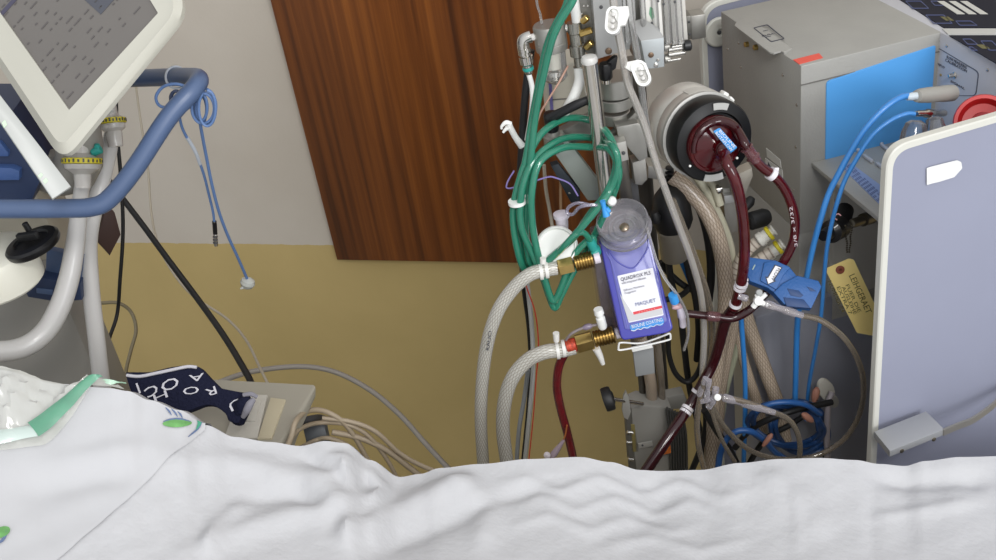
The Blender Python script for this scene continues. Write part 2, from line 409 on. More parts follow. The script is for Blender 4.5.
# bed below the linen
bed = thing('hospital_bed', 'hospital bed under the white linen in the foreground', 'bed')
c0 = V(-20, 500, .62); 
bz = .86
def bedp(s, h): return R0*s + AZ*h
bm = NB(); box(bm, O, R0, AZ, Z, (-1.15, 1.15), (.3, .96), (.66, .80), .03, 3); obj('mattress', bm, mat('mattress_cover', (120, 140, 170), .6), bed)
bm = NB(); box(bm, O, R0, AZ, Z, (-1.1, 1.1), (.34, .92), (.58, .66), .004); obj('bed_frame', bm, ivory, bed)
for a in (-.9, .8):
    for b in (.4, .86):
        bm = NB(); tube(bm, [bedp(a, b)+Z*.0, bedp(a, b)+Z*.58], .025, 12); obj('leg', bm, ivory, bed)
# clear packaging with a green seal at the left
bagm = mat('thin_clear_film', (214, 214, 206), .14, alpha=.55, coat=.9, bump=.5, bscale=26)
def bagtop(x):
    P_ = [(-60, 362), (0, 366), (35, 376), (55, 387), (75, 391), (90, 385), (108, 379), (128, 389)]
    for (a, b), (c, d) in zip(P_, P_[1:]):
        if x <= c: return b+(d-b)*max(0, (x-a)/(c-a))
    return 389
def bagbot(x): return 455-max(0, x)*.10 - (max(0, x-45)**1.45)*.20 if x < 128 else 389
bm = NB(); rows = []
for j in range(15):
    t = j/14; row = []
    for i in range(41):
        x = -60+186*i/40; a, b = bagtop(x), max(bagbot(x), bagtop(x)+1); y = a+(b-a)*t
        hh = .985-.13*t
        q = V(x, y, hh); s = S(x, max(y, cr(x)+1), .007)
        lift = .03*sin(pi*min(1, t*1.05))*(.6+.4*sin(x*.09)) + .006*sin(x*.31+y*.2)*sin(t*pi)+.004*sin(x*.13-y*.4)*sin(t*pi)
        row.append(s+Z*(lift*.5)+ (q-s)*(1-t)*.0)
    rows.append(row)
quadstrip(bm, rows, close=False)
bag = obj('plastic_bag', bm, bagm, label='crumpled clear plastic packaging with a green seal strip, on the sheet at far left', cat='bag')
bm = NB()
sl = catmull([Vector(q) for q in ((40, 444, 7), (55, 433, 6.5), (72, 418, 5), (88, 402, 4), (106, 385, 3.5))], 6)
rows = []
for p in sl: rows.append([S(p.x+dx*p.z*.8, max(p.y+dx*p.z, cr(p.x+dx*p.z*.8)+1), .02+.003*(1-dx*dx)) for dx in (-1, -.5, 0, .5, 1)])
quadstrip(bm, rows, close=False); obj('green_seal_strip', bm, mat('green_film', (84, 150, 120), .35, alpha=.85, coat=.3, var=.12, vscale=30), bag)
bm = NB()
sl = catmull([Vector(q) for q in ((-30, 455, 7), (0, 451, 7), (20, 448, 6), (42, 444, 6))], 5); rows = []
for p in sl: rows.append([S(p.x+dx*2, max(p.y+dx*p.z, cr(p.x)+1), .019+.003*(1-dx*dx)) for dx in (-1, -.5, 0, .5, 1)])
quadstrip(bm, rows, close=False); obj('pale_seal_strip', bm, mat('pale_teal_film', (196, 212, 205), .35, alpha=.8, coat=.3), bag)
bm = NB(); rows = []
for i in range(9):
    x = 104+26*i/8; y = 388+2*sin(i*.6)-1
    w = 4.5*sin(pi*(i+.6)/9.2)
    rows.append([S(x, max(y+dy*w, cr(x)-1), .012+.002*(1-dy*dy)) for dy in (-1, 0, 1)])
quadstrip(bm, rows, close=False); obj('film_tab', bm, mat('pale_green_film', (178, 214, 188), .3, alpha=.8, coat=.5), bag)
# ================================================================== left: monitor
mon = thing('patient_monitor', 'cream bedside monitor with grey screen, tilted into the top left corner', 'monitor')
mp0 = V(66, 130, 1.16); mn = (NC*.93+Z*.25-R0*.12).normalized()
def MP(x, y, off=0): return PL(x, y, mp0, mn)+mn*off
outer = rpoly([(59, 161), (187, 5), (72, -190), (-66, -30)], [22, 26, 20, 20], 6)
flat = rpoly([(63, 138), (172, 10), (66, -170), (-52, -30)], [9, 14, 12, 12], 6)
inner = rpoly([(69, 110), (158, 13), (58, -152), (-36, -38)], [1, 1, 1, 1], 6)
bm = NB()
O_ = [MP(p.x, p.y, -.016) for p in outer]; O2 = [MP(p.x, p.y, -.008) for p in outer]; F_ = [MP(p.x, p.y, -.001) for p in flat]
cx = MP(66, 20)
mid = [(a*.45+b*.55)+mn*.004 for a, b in zip(O2, F_)]
I_ = [MP(p.x, p.y, 0) for p in inner]; I2 = [p-mn*.0035 for p in I_]
rings = [[(p*.8+cx*.2)-mn*.03 for p in outer and O_], O_, O2, mid, F_, I_, I2]
L = quadstrip(bm, rings); bm.faces.new(L[0][::-1]); bm.faces.new(L[-1])
obj('monitor_housing', bm, mat('monitor_shell', (188, 186, 174), .38), mon)
bm = NB(); prism(bm, [p-mn*.0028 for p in I_][::6], mn, .0005)
scr = obj('screen', bm, mat('grey_lcd', (104, 100, 96), .35, emit=.08, var=.05, vscale=12), mon)
dk = mat('screen_text_grey', (90, 86, 85), .4)
bm = NB(); random.seed(3)
ex = Vector((88, -97)).normalized(); ey = Vector((-ex.y, ex.x))*-1     # along a line of text, and up the screen
def SQ(u, v, w_, h_): return [MP(*(Vector((69, 110))+ex*a+ey*b), -.0021) for a, b in ((u, v), (u+w_, v), (u+w_, v+h_), (u, v+h_))]
for r in range(17):
    v = 10+r*7.3; u = 6+random.random()*2
    while u < 118:
        w_ = random.choice([3, 4, 5, 7, 10])
        if random.random() < .62 and not (u > 55 and r > 11 and random.random() < .6): prism(bm, SQ(u, v, w_, 1.25), mn, .0003)
        u += w_+random.choice([3, 5, 9, 12])
obj('screen_text', bm, dk, scr)
bm = NB(); prism(bm, SQ(2, 114, 60, 4), mn, .0003); obj('screen_title_bar', bm, mat('screen_dark_blue', (72, 70, 88), .4), scr)
bm = NB(); prism(bm, SQ(92, 42, 32, 22), mn, .0003); obj('screen_window', bm, mat('screen_slate', (78, 80, 88), .4), scr)
bm = NB(); tube(bm, [MP(20, 20, -.045), MP(20, 20, -.08), MP(-20, 60, -.14)-Z*.1, V(-40, 130, 1.42)], .03, 12); obj('support_arm', bm, greyp, mon)
# white plastic panel below the monitor
bm = NB(); pp = V(40, 150, 1.13)
slab(bm, [(52.5, 199), (71, 186.5), (40, 146), (4, 100), (-40, 40), (-62, 52), (-30, 80), (0, 122)], pp, (NC*.8+R0*.35+Z*.1), .006, .0012)
wp = obj('plastic_strip', bm, mat('glossy_white_panel', (176, 178, 174), .35, emit=0), label='long narrow white plastic strip slanting down below the cream monitor', cat='strip')
nn = (NC*.8+R0*.35+Z*.1).normalized()
for q in ([(38, 176), (41, 173), (43, 175), (40, 178)], [(43, 181), (46, 178), (48, 181), (45, 184)], [(2, 123), (5, 120), (7, 125), (4, 128)]):
    bm = NB(); slab(bm, q, pp, nn, .0003, 0, 0, .0006); obj('green_mark', bm, mat('faint_green_ink', (196, 222, 190), .5), wp)
# ------------------------------------------------------------------ ventilator trolley
tr = thing('ventilator_trolley', 'grey ventilator trolley with a bent blue push rail around it', 'trolley')
T('push_rail', [(-60, 209, 1.17), (0, 209, 1.17), (60, 208.5, 1.17), (92, 207, 1.17), (110, 198, 1.175), (135, 168, 1.19), (168, 118, 1.215), (193, 90, 1.235), (199, 79, 1.26), (188, 77, 1.30), (160, 77.5, 1.36), (120, 79, 1.42), (70, 82, 1.5)], .0112, bluep, tr, n=18, k=8)
def vbox(name, m, parent, x0, y0, h, x1, ztop=None, y1=None, depth=.2, bev=.003, zbot=None):
    a = V(x0, y0, h); b = V(x1, y0, h); w_ = (b-a).dot(R0)
    z1 = a.z; z0 = V(x0, y1, h).z if y1 is not None else zbot
    bm = NB(); box(bm, Vector((a.x, a.y, 0)), R0, AZ, Z, (0, w_), (0, depth), (z0, z1), bev); return obj(name, bm, m, parent)
vbox('trolley_body', greyp, tr, -120, 300, 1.42, 66, zbot=.08, depth=.11, bev=.012)
vbox('upper_housing', mat('warm_grey_housing', (172, 166, 150), .45, var=.03), tr, -120, 205, 1.46, 42, y1=303, depth=.10, bev=.01)
bm = NB(); box(bm, V(-60, 205, 1.46)*1, R0, AZ, Z, (0, .16), (.02, .12), (-.02, .12), .01); obj('upper_column', bm, greyp, tr)
a = V(-10, 150, 1.3)
bm = NB(); slab(bm, [(-70, 120), (6, 120), (28, 150), (42, 178), (30, 206), (-70, 214)], a, NV, .12, .004); obj('blue_module', bm, navy, tr)
bm = NB(); slab(bm, [(-70, 162), (14, 164), (22, 167), (22, 176), (-70, 177)], a, NV, .012, .001, 0, .012); obj('module_ledge', bm, mat('mid_blue_plastic', (62, 88, 138), .4), tr)
bm = NB(); slab(bm, [(-70, 140), (2, 140), (10, 150), (10, 154), (-70, 152)], a, NV, .008, .001, 0, .008); obj('module_handle', bm, mat('mid_blue_plastic', (62, 88, 138), .4), tr)
for q in (-100, 84):
    bm = NB(); p = V(q, 300, 1.5); lathe(bm, Vector((p.x, p.y, .04))-R0*.02, R0, [(.03, 0), (.04, .006), (.04, .034), (.03, .04)], 20); obj('castor', bm, rubber, tr)
# humidifier jar with black screw lid, blue holder
jar = thing('humidifier_jar', 'white jar with black screw lid behind the blue rail at far left', 'jar')
bm = NB(); o = V(-2, 283, 1.28); top = V(-2, 252, 1.28)
lathe(bm, Vector((o.x, o.y, o.z)), Z, [(.001, -.004), (.056, -.004), (.060, 0), (.061, (top.z-o.z)*.85), (.058, (top.z-o.z)), (.05, (top.z-o.z)+.004), (.001, (top.z-o.z)+.004)], 36)
obj('jar_body', bm, ivory, jar)
lc = V(31, 241, 1.27); la = (Z*.97+NV*.04-R0*.15).normalized()
bm = NB(); lathe(bm, lc-la*.010, la, [(.001, 0), (.034, 0), (.036, .003), (.036, .008), (.033, .011), (.024, .012), (.022, .009), (.001, .009)], 36)
jl = obj('screw_lid', bm, blackp, jar)
u_, w_ = basis(la)
bm = NB(); box(bm, lc+la*.006, u_, w_, la, (-.016, .016), (-.004, .004), (-.004, .007), .002); obj('lid_grip', bm, rubber, jl)
cyl('lid_peg', lc+UP*.010+la*.004, lc+UP*.010+la*.016, .004, blackp, jl)
hold = thing('blue_holder', 'dark blue plastic holder clipped beside the white jar', 'holder')
a = V(55, 275, 1.33)
bm = NB(); slab(bm, [(45, 252), (82, 260), (80, 292), (44, 282)], a, NV, .012, .002, 0, -.006); obj('back_plate', bm, bluep, hold)
bm = NB(); slab(bm, [(28, 289), (44, 273), (82, 280), (84, 296), (60, 298), (30, 293)], a, NV, .03, .003, 0, .012); obj('holder_block', bm, navy, hold)
bm = NB(); slab(bm, [(39, 283), (55, 285), (55, 290), (39, 288)], a, NV, .002, .0005, 0, .0135); obj('holder_label', bm, bluep, hold)
# breathing hoses and their yellow ringed traps
T('breathing_hose', [(84, 168, 1.31), (82, 185, 1.31), (79, 212, 1.31), (75, 245, 1.30), (69, 278, 1.28), (59, 308, 1.26), (43, 334, 1.24), (18, 349, 1.22), (-20, 352, 1.2), (-60, 350, 1.2)], [.009, .0095, .0105, .0125, .0135, .0138, .0138, .014, .014, .014], milky, label='milky breathing hose curving left in a wide bend below the blue rail', cat='hose', n=16)
T('breathing_hose', [(112, 130, 1.40), (109, 150, 1.40), (102, 180, 1.39), (93, 212, 1.37), (88.5, 245, 1.36), (91, 290, 1.34), (96, 335, 1.32), (102, 385, 1.30), (110, 425, 1.28)], [.009, .011, .0115, .012, .012, .012, .012, .012, .012], milky, label='milky breathing hose hanging straight down behind the blue rail', cat='hose', n=16)
def trap(x, y, h, s, lab, teal_at, up):
    t = thing('water_trap', lab, 'trap'); c = V(x, y, h); ax = (UP*.97+NC*.08-RT*(.12 if s < 1 else 0)).normalized(); k = .0245*s
    bm = NB(); lathe(bm, c-ax*.004, ax, [(k*.85, 0), (k, .001), (k, .007), (k*.85, .008)], 32); obj('yellow_ring', bm, yellow, t)
    bm = NB()
    for i in range(26):
        q = 2*pi*i/26; bx_ = (RT*cos(q)+FW*sin(q)); u1, w1 = basis(ax); rad = u1*cos(q)+w1*sin(q); box(bm, c, rad, ax.cross(rad), ax, (k, k+.0005), (-.0011, .0011), (-.002, .0015+.001*(i % 2)), 0)
    obj('ring_printing', bm, dgrey, t)
    bm = NB(); lathe(bm, c-ax*.004, ax, [(k*.93, 0), (k*.88, -.006), (k*.6, -.010), (.011, -.013), (.0095, -.030)], 28); obj('trap_bowl', bm, mat('frosted_clear', (208, 204, 198), .2, alpha=.72, coat=.5), t)
    bm = NB(); lathe(bm, c+ax*.004, ax, [(k*.85, 0), (k*.6, .003), (.009, .006), (.008, up)], 24); obj('trap_neck', bm, mat('frosted_clear', (208, 204, 198), .2, alpha=.72, coat=.5), t)
    p = V(*teal_at); cyl('teal_port', p-R0*.006, p+R0*.006+Z*.003, .0055, teal, t)
    cyl('teal_plug', p+Z*.002, p+Z*.010+R0*.004, .0035, teal, t)
trap(82, 161, 1.30, 1.0, 'lower water trap with yellow printed ring on the hose behind the monitor corner', (97, 152, 1.31), .03)
trap(112, 121, 1.39, .74, 'upper smaller water trap with yellow printed ring right of the monitor', (107, 111, 1.40), .022)
# cables by the wall
T('power_cable', [(116, 60, 1.75), (116, 90, 1.75), (117, 130, 1.72), (121, 180, 1.7), (123, 230, 1.68), (120, 280, 1.66), (117, 315, 1.65), (108, 345, 1.6), (115, 365, 1.55), (120, 388, 1.5), (121, 420, 1.45)], .0032, rubber, label='thin black cable hanging vertically right of the milky hoses', cat='cable')
T('power_cable', [(95, 165, 1.8), (110, 182, 1.78), (123, 199, 1.76), (145, 228, 1.72), (170, 262, 1.66), (197, 298, 1.6), (222, 333, 1.5), (240, 362, 1.42), (252, 385, 1.36), (258, 410, 1.32)], .0052, rubber, label='thick black cable running diagonally down to the grey device', cat='cable', n=12)
T('thin_cable', [(133, 60, 2.2), (137, 95, 2.2), (142, 130, 2.18), (148, 170, 2.15), (151, 210, 2.1), (157, 240, 2.0), (170, 268, 1.9), (192, 295, 1.8), (226, 318, 1.7), (246, 340, 1.6), (260, 368, 1.45), (270, 388, 1.38)], .0024, mat('pale_cable', (176, 166, 148), .5), label='thin pale cable running down the wall and bending toward the grey device', cat='cable')
T('thin_cable', [(100, 303, 1.9), (118, 303, 1.9), (131, 312, 1.9), (136, 330, 1.88), (131, 350, 1.85), (126, 372, 1.8), (126, 395, 1.7)], .0036, mat('drab_cable', (128, 118, 92), .5), label='drab thin cable looping against the ochre wall beside the hoses', cat='cable')
T('thick_cable', [(205, 390, 1.7), (225, 380, 1.72), (255, 371, 1.75), (300, 366.5, 1.78), (335, 372, 1.78), (370, 390, 1.75), (400, 415, 1.7), (425, 443, 1.65), (448, 468, 1.6), (470, 492, 1.55)], .0052, gcable, label='grey cable arching along the ochre wall from device to bed edge', cat='cable', n=12)
bm = NB(); slab(bm, [(98, 236), (106, 205), (115, 213), (121, 235), (110, 256), (99, 244)], V(108, 232, 1.6), (NV*.8+R0*.4), .012, .002)
obj('leather_pouch', bm, mat('dark_brown_leather', (66, 46, 40), .6), label='small dark brown pouch hanging behind the right milky hose', cat='pouch')
# slate blue cable coil over the rail
sc1 = thing('sensor_cable', 'slate blue coiled cable tied to the blue rail with two hanging ends', 'cable')
pts = []
random.seed(5)
for k in range(6*10):
    q = 2*pi*k/10; j = (k//10)
    pts.append((204+(8.5+3.2*sin(j*2.1))*sin(q)+3.2*cos(j*1.9), 108+(15.5+2.5*cos(j*1.7))*-cos(q)+2.5*sin(j*3), 1.235+.005*j))
T('cable_coil', pts, .0018, scable, sc1, n=8, k=4)
T('cable_loop', [(190, 88, 1.24), (176, 84, 1.245), (163, 87, 1.25), (156, 97, 1.25), (160, 106, 1.25), (172, 107, 1.25), (182, 102, 1.245), (190, 108, 1.24)], .0019, scable, sc1, n=8)
pts = [(176+5*sin(2*pi*k/8)+.5*cos(k), 98+7*cos(2*pi*k/8), 1.245+.002*(k//8)) for k in range(26)]
T('cable_wrap', pts, .0019, mat('dark_slate_cable', (52, 64, 92), .45), sc1, n=8, k=4)
cA = T('cable_end', [(178, 105, 1.26), (181, 124, 1.27), (186, 136, 1.28), (194, 149, 1.29), (203, 172, 1.31), (209, 195, 1.33), (213, 212, 1.34), (214.5, 224, 1.345)], .0018, scable, sc1, n=8)
T('pale_sleeve', [(187, 137.5, 1.281), (190, 142, 1.285), (196, 153, 1.293), (200, 164, 1.303)], .0024, mat('pale_sleeve', (176, 182, 190), .5), cA, n=8)
cyl('connector_boot', (214.3, 221, 1.344), (215.3, 234, 1.348), .0031, blackp, cA); cyl('metal_plug', (215.3, 234, 1.348), (216, 246, 1.35), .0028, chrome, cA)
bm = NB(); [tube(bm, [V(215.2+.1*i, 236+3*i, 1.348)-R0*.0001, V(215.3+.1*i, 237+3*i, 1.348)], .0034, 14) for i in range(3)]; obj('plug_ring', bm, dgrey, cA)
cB = T('cable_end', [(200, 122, 1.26), (202, 134, 1.27), (206, 155, 1.29), (212, 185, 1.31), (219, 212, 1.33), (228, 236, 1.35), (238, 258, 1.37), (245, 274, 1.385), (248, 281, 1.39)], .0021, scable, sc1, n=8)
a = V(249, 278, 1.39); b = V(246, 289, 1.39); 
bm = NB(); lathe(bm, a, b-a, [(.003, 0), (.0095, .004), (.011, .009), (.009, .014), (.004, .018)], 18); obj('clear_cap', bm, mat('cap_clear', (190, 192, 186), .2, alpha=.75), cB)
a = V(250, 284, 1.39); b = V(238, 290, 1.38); bm = NB(); lathe(bm, a, b-a, [(.007, 0), (.006, .006), (.0035, .009), (.001, .016)], 14); obj('clear_tip', bm, mat('cap_clear', (190, 192, 186), .2, alpha=.75), cB)
bm = NB(); rc = V(176, 77.5, 1.33); rd = (V(188, 77, 1.30)-V(160, 77.5, 1.36)).normalized(); u_, w_ = basis(rd)
tube(bm, [rc+u_*.0135*cos(q*pi/6)+w_*.0135*sin(q*pi/6) for q in range(12)], .0016, 8, closed=True); obj('tie_loop', bm, mat('pale_sleeve', (176, 182, 190), .5), sc1)
# ------------------------------------------------------------------ grey device with sloping front, cap, cable bundle
dev = thing('suction_device', 'grey plastic device with sloping front under the navy printed cap', 'device')
pt = V(313, 392, 1.20); DX = pt.x; DZ = pt.z
def onDX(x, y): return onx(x, y, DX)
prof = [onDX(318, 388), onDX(304, 402), onDX(282, 442), onDX(262, 480)]; bk = [onDX(286, 480), onDX(298, 440), onDX(317, 397)]
zb = .35
prof2 = [Vector((DX, q.y, q.z)) for q in prof]; prof2[0].z = prof2[1].z = DZ
prof2 = prof2 + [Vector((DX, q.y, q.z)) for q in bk]
bm = NB(); prism(bm, prof2, X, .22, .006, 3); obj('device_body', bm, mat('device_grey', (152, 147, 134), .4, var=.03), dev)
bm = NB(); box(bm, Vector((DX, prof2[0].y, 0)), X, Y, Z, (-.20, -.07), (-.15, -.07), (.0, DZ-.12), .006); obj('pedestal', bm, dgrey, dev)
sn = (prof2[1]-prof2[2]).cross(X).normalized()
if sn.dot(NC) < 0: sn = -sn
bm = NB(); slab(bm, [(271, 399), (286, 401), (272, 440), (258, 440)], prof2[1], sn, .003, .0008, 0, .003); obj('beige_label', bm, mat('beige_label', (186, 176, 150), .5), dev)
bm = NB(); slab(bm, [(240, 396), (268, 397), (258, 440), (225, 440)], prof2[1], sn, .003, .001, 0, .004); obj('white_sleeve', bm, mat('pale_film', (186, 182, 172), .35, bump=.6, bscale=60), dev)
for q in ([(252, 402), (263, 402), (256, 424), (246, 424)],):
    bm = NB(); slab(bm, q, prof2[1], sn, .002, .0006, 0, .0052); obj('pale_rib', bm, mat('pale_film', (186, 182, 172)), dev)
st = T('strap', [(296, 424, 1.19), (306, 421, 1.20), (318, 419, 1.23), (326, 421, 1.27)], .007, dgrey, label='short dark grey strap beside the beige cable bundle', cat='strap', flat=.4)
bm = NB(); slab(bm, [(302, 425), (324, 421), (330, 450), (308, 452)], V(314, 430, 1.23), NC, .02, .003); obj('strap_block', bm, mat('blue_grey_plastic', (86, 90, 94), .5), st)
for pl, r, lab in (([(284, 455), (291, 438), (296, 421), (308, 411), (324, 411), (342, 421), (356, 439), (366, 457), (378, 478)], .0037, 'beige cable forming the tallest loop of the bundle beside the device'),
                   ([(290, 440), (300, 429), (318, 423), (345, 424), (366, 434), (382, 452), (394, 472), (400, 490)], .0032, 'beige cable of the bundle bending down through its middle'),
                   ([(300, 448), (314, 441), (328, 438), (345, 444), (360, 456), (372, 474)], .0032, 'beige cable at the bottom of the bundle beside the device'),
                   ([(322, 418), (352, 422), (376, 432), (398, 452), (418, 464), (440, 473), (460, 480)], .0034, 'beige cable of the bundle stretching furthest to the right'),
                   ([(332, 432), (360, 438), (386, 450), (410, 468), (430, 484)], .0042, 'thicker beige cable running low under the bundle loops')):
    T('beige_cable', [(x, y, 1.08+min(.0045*max(0, x-284), .13)) for x, y in pl], r, becable, None, lab, 'cable', 'beige cables in the bundle')
# navy knitted cap
capn = (NC*.8+Z*.3).normalized(); cp0 = V(185, 392, 1.12)
out = [(124.5, 372), (150, 372), (170, 367), (189, 364.5), (200, 367), (209, 377), (220, 388), (235, 391), (247, 393), (250, 402), (243, 414), (238, 424), (228, 421), (226, 414), (220, 409), (212, 405), (204, 405), (189, 411), (170, 416), (140, 408), (132, 395), (128, 384)]
bm = NB(); slab(bm, [(a, b) for a, b in out], cp0, capn, .014, .005, 3)
knit = mat('navy_knit', (30, 32, 50), .95, bump=.6, bscale=260, spec=.1)
capo = obj('knitted_cap', bm, knit, label='navy knitted cap with white letters, draped over the grey device', cat='cap')
wl = mat('white_yarn', (196, 194, 200), .9)
bm = NB(); tube(bm, [PL(a, b, cp0, capn)+capn*.0012 for a, b in ((127, 375.5), (140, 376.5), (158, 373), (172, 370), (188, 366.8), (197, 367.5))], .0021, 8); obj('white_trim', bm, wl, capo)
T('rolled_cuff', [(249, 398, 1.105), (244, 404, 1.10), (241, 412, 1.10), (238, 421, 1.10)], [.008, .010, .0105, .009], knit, capo, n=14)
T('cuff_lining', [(254, 399, 1.098), (250, 404, 1.093), (247, 410, 1.09), (243, 417, 1.09)], [.003, .005, .005, .003], mat('grey_knit', (128, 126, 134), .9), capo, n=12)
T('cuff_lining', [(243, 395, 1.10), (251, 394, 1.10), (257, 397, 1.10)], [.0025, .003, .0025], mat('grey_knit', (128, 126, 134), .9), capo, n=8)
for s_, bl, br, h_ in (('O', (177, 376), (160, 383), 11), ('C', (155.5, 383.5), (144, 390), 10), ('I', (137.6, 383), (135.8, 383.8), 11), ('A', (204, 373), (189, 375.5), 7), ('R', (215, 386), (205, 390), 8), ('O', (199, 386), (183, 388), 7.5), ('H', (166, 390), (153, 395.5), 7.5), ('U', (240, 397), (228, 404), 9)):
    c = ((bl[0]+br[0])/2, (bl[1]+br[1])/2); d = Vector((br[0]-bl[0], br[1]-bl[1])); nrm = Vector((d.y, -d.x)).normalized()*-h_/2
    text(s_, (bl[0]-nrm.x*0, bl[1]-0), (br[0], br[1]), cp0, capn, wl, capo, 'knitted_letter', hpx=h_, off=.0005, depth=.0006)
# ================================================================== right: console
ga = radians(29.2); E2 = Vector((-sin(ga), cos(ga), 0)); E1 = Vector((cos(ga), sin(ga), 0))
A_ = V(801, 66, 1.35)
conm = mat('console_grey_paint', (158, 157, 152), .5, .15, var=.04, vscale=18, bump=.1, bscale=300)
con = thing('pump_console', 'grey metal pump console with bright blue front panel and blue cables plugged in', 'console')
def CB(name, x, y, z, m, parent=con, bev=.002):
    bm = NB(); box(bm, A_, E1, E2, Z, x, y, z, bev); return obj(name, bm, m, parent)
def FP(x, y, off=0): return PL(x, y, A_, -E2)-E2*off           # on the front plane
def SP_(x, y, off=0): return PL(x, y, A_-E1*off, -E1)             # on the left side plane
CB('housing', (0, .40), (0, .255), (-.26, 0), conm)
CB('lid_seam', (0, .205), (-.0012, 0), (-.028, -.0265), mat('seam_grey', (110, 108, 104), .6), bev=0)
bm = NB(); slab(bm, [(826, 81), (935, 45), (928, 140), (825, 160)], A_, -E2, .002, .0004, [4, 2, 1, 1], .002); obj('blue_panel', bm, mat('bright_blue_panel', (84, 160, 226), .45), con)
# side tab with outlined label, sticker, brass catch, screws
up = lambda x, y, off=0: PL(x, y, A_, Z)+Z*off
bm = NB(); prism(bm, [up(x, y, .0025) for x, y in ((736, 24), (734.5, 27), (770, 54), (774, 54.5), (781, 52.5), (784, 54), (792, 50), (748, 18))], Z, .0025, .0006); tb = obj('lid_tab', bm, conm, con)
bm = NB(); oo = rpoly([(753, 29.5), (767.5, 26), (785, 40.5), (771, 44)], 1.5, 3); ii = rpoly([(754.5, 29.8), (767.2, 27), (783.4, 40.3), (771.4, 43)], 1.2, 3)
ringprism(bm, [up(p.x, p.y, .0029) for p in oo], [up(p.x, p.y, .0029) for p in ii], Z, .0004); obj('label_outline', bm, ink, tb)
text('PULL', (763, 37), (775, 34), A_+Z*.0025, Z, ink, tb, 'label_lettering', hpx=3)
for a, b in (((763, 33), (768, 32)), ((766, 39), (771, 38))):
    bm = NB(); tube(bm, [up(*a, .003), up(*b, .003)], .0004, 6); obj('label_line', bm, ink, tb)
bm = NB(); prism(bm, [up(x, y, .0006) for x, y in ((793, 60), (819, 53.5), (823, 58), (799, 64.5))], Z, .0006); obj('red_sticker', bm, mat('red_sticker', (222, 84, 68), .5), con)
for a, b in (((748, 44), (750, 49)), ((757, 47), (760, 53))):
    bm = NB(); p = SP_(*a, .0); lathe(bm, p, -E1, [(.004, 0), (.004, .005), (.0025, .006), (.001, .006)], 12); obj('brass_catch', bm, brass, con)
def screw(p, n, r=.0022, m=chrome, parent=con, name='screw'):
    bm = NB(); lathe(bm, p, n, [(r, -.0005), (r, .0006), (r*.6, .0013), (.0002, .0014)], 12); return obj(name, bm, m, parent)
for q in ((739, 43), (728, 49), (783, 75), (797, 105), (796, 147), (741, 67)): screw(SP_(*q), -E1)
for q in ((752, 205), (794, 190), (795, 245)): screw(SP_(*q), -E1, .0015)
bm = NB(); prism(bm, [SP_(x, y, .0008) for x, y in ((766, 148), (780, 160), (781, 168), (767, 157))], -E1, .0008); obj('warning_label', bm, mat('pale_grey_label', (205, 205, 200), .5), con)
bm = NB(); prism(bm, [SP_(x, y, .0008) for x, y in ((765, 158), (782, 170), (783, 183), (766, 170))], -E1, .0008); wl_ = obj('warning_label', bm, mat('pale_grey_label', (205, 205, 200), .5), con)
bm = NB(); prism(bm, [SP_(x, y, .0012) for x, y in ((768, 162), (772, 169), (767.5, 168))], -E1, .0004); obj('warning_triangle', bm, ink, wl_)
# lower body, ledge, control unit on the right
CB('lower_column', (0, .05), (.002, .255), (-.9, -.26), conm, bev=.003)
CB('base_cabinet', (-.078, .40), (-.012, .03), (-A_.z+.06, -.375), mat('base_blue_grey', (146, 148, 158), .55, var=.06, vscale=10), bev=.006)
ledz = PL(813, 162, A_, -E2).z
bm = NB(); L1 = onz(812, 163, ledz); L2 = onz(882, 218, ledz)
lx = (L1-A_).dot(E1)
ly = (L2-A_).dot(E2)
CB('ledge', (lx, .40), (-.192, .0), (ledz-A_.z-.007, ledz-A_.z), conm, bev=.0012)
CB('recess_wall', (lx+.03, .40), (-.012, .01), (-.42, ledz-A_.z-.007), mat('recess_grey', (188, 186, 178), .6), bev=.001)
def LZ(x, y, off=0): return onz(x, y, ledz)+Z*off
bm = NB(); prism(bm, [LZ(x, y, .0008) for x, y in ((842, 168), (850, 163), (900, 200), (890, 215))], Z, .0008); kp = obj('key_label', bm, mat('pale_blue_label', (132, 148, 186), .45), con)
bm = NB()
a, b, c = LZ(842, 168), LZ(850, 163), LZ(890, 215)
ux = (LZ(890, 215)-a)/16; uy = (b-a)/5
random.seed(11)
for i in range(15):
    for j in range(5):
        if random.random() < .85:
            o_ = a+ux*(i+.35)+uy*(j*.9+.35)+Z*.0012; prism(bm, [o_, o_+ux*random.choice([.4, .6, .75]), o_+ux*.6+uy*.4, o_+uy*.4], Z, .0003)
obj('key_legend', bm, mat('legend_dark_blue', (72, 84, 128), .5), kp)
for x, y in ((856, 150), (868, 160), (881, 168), (866, 143), (886, 150), (878, 143)):
    bm = NB(); p = LZ(x, y); box(bm, p, E2, E1, Z, (-.012, .012), (-.0025, .0025), (0, .005), .002); obj('rocker_key', bm, mat('pale_key', (176, 178, 184), .4), con)
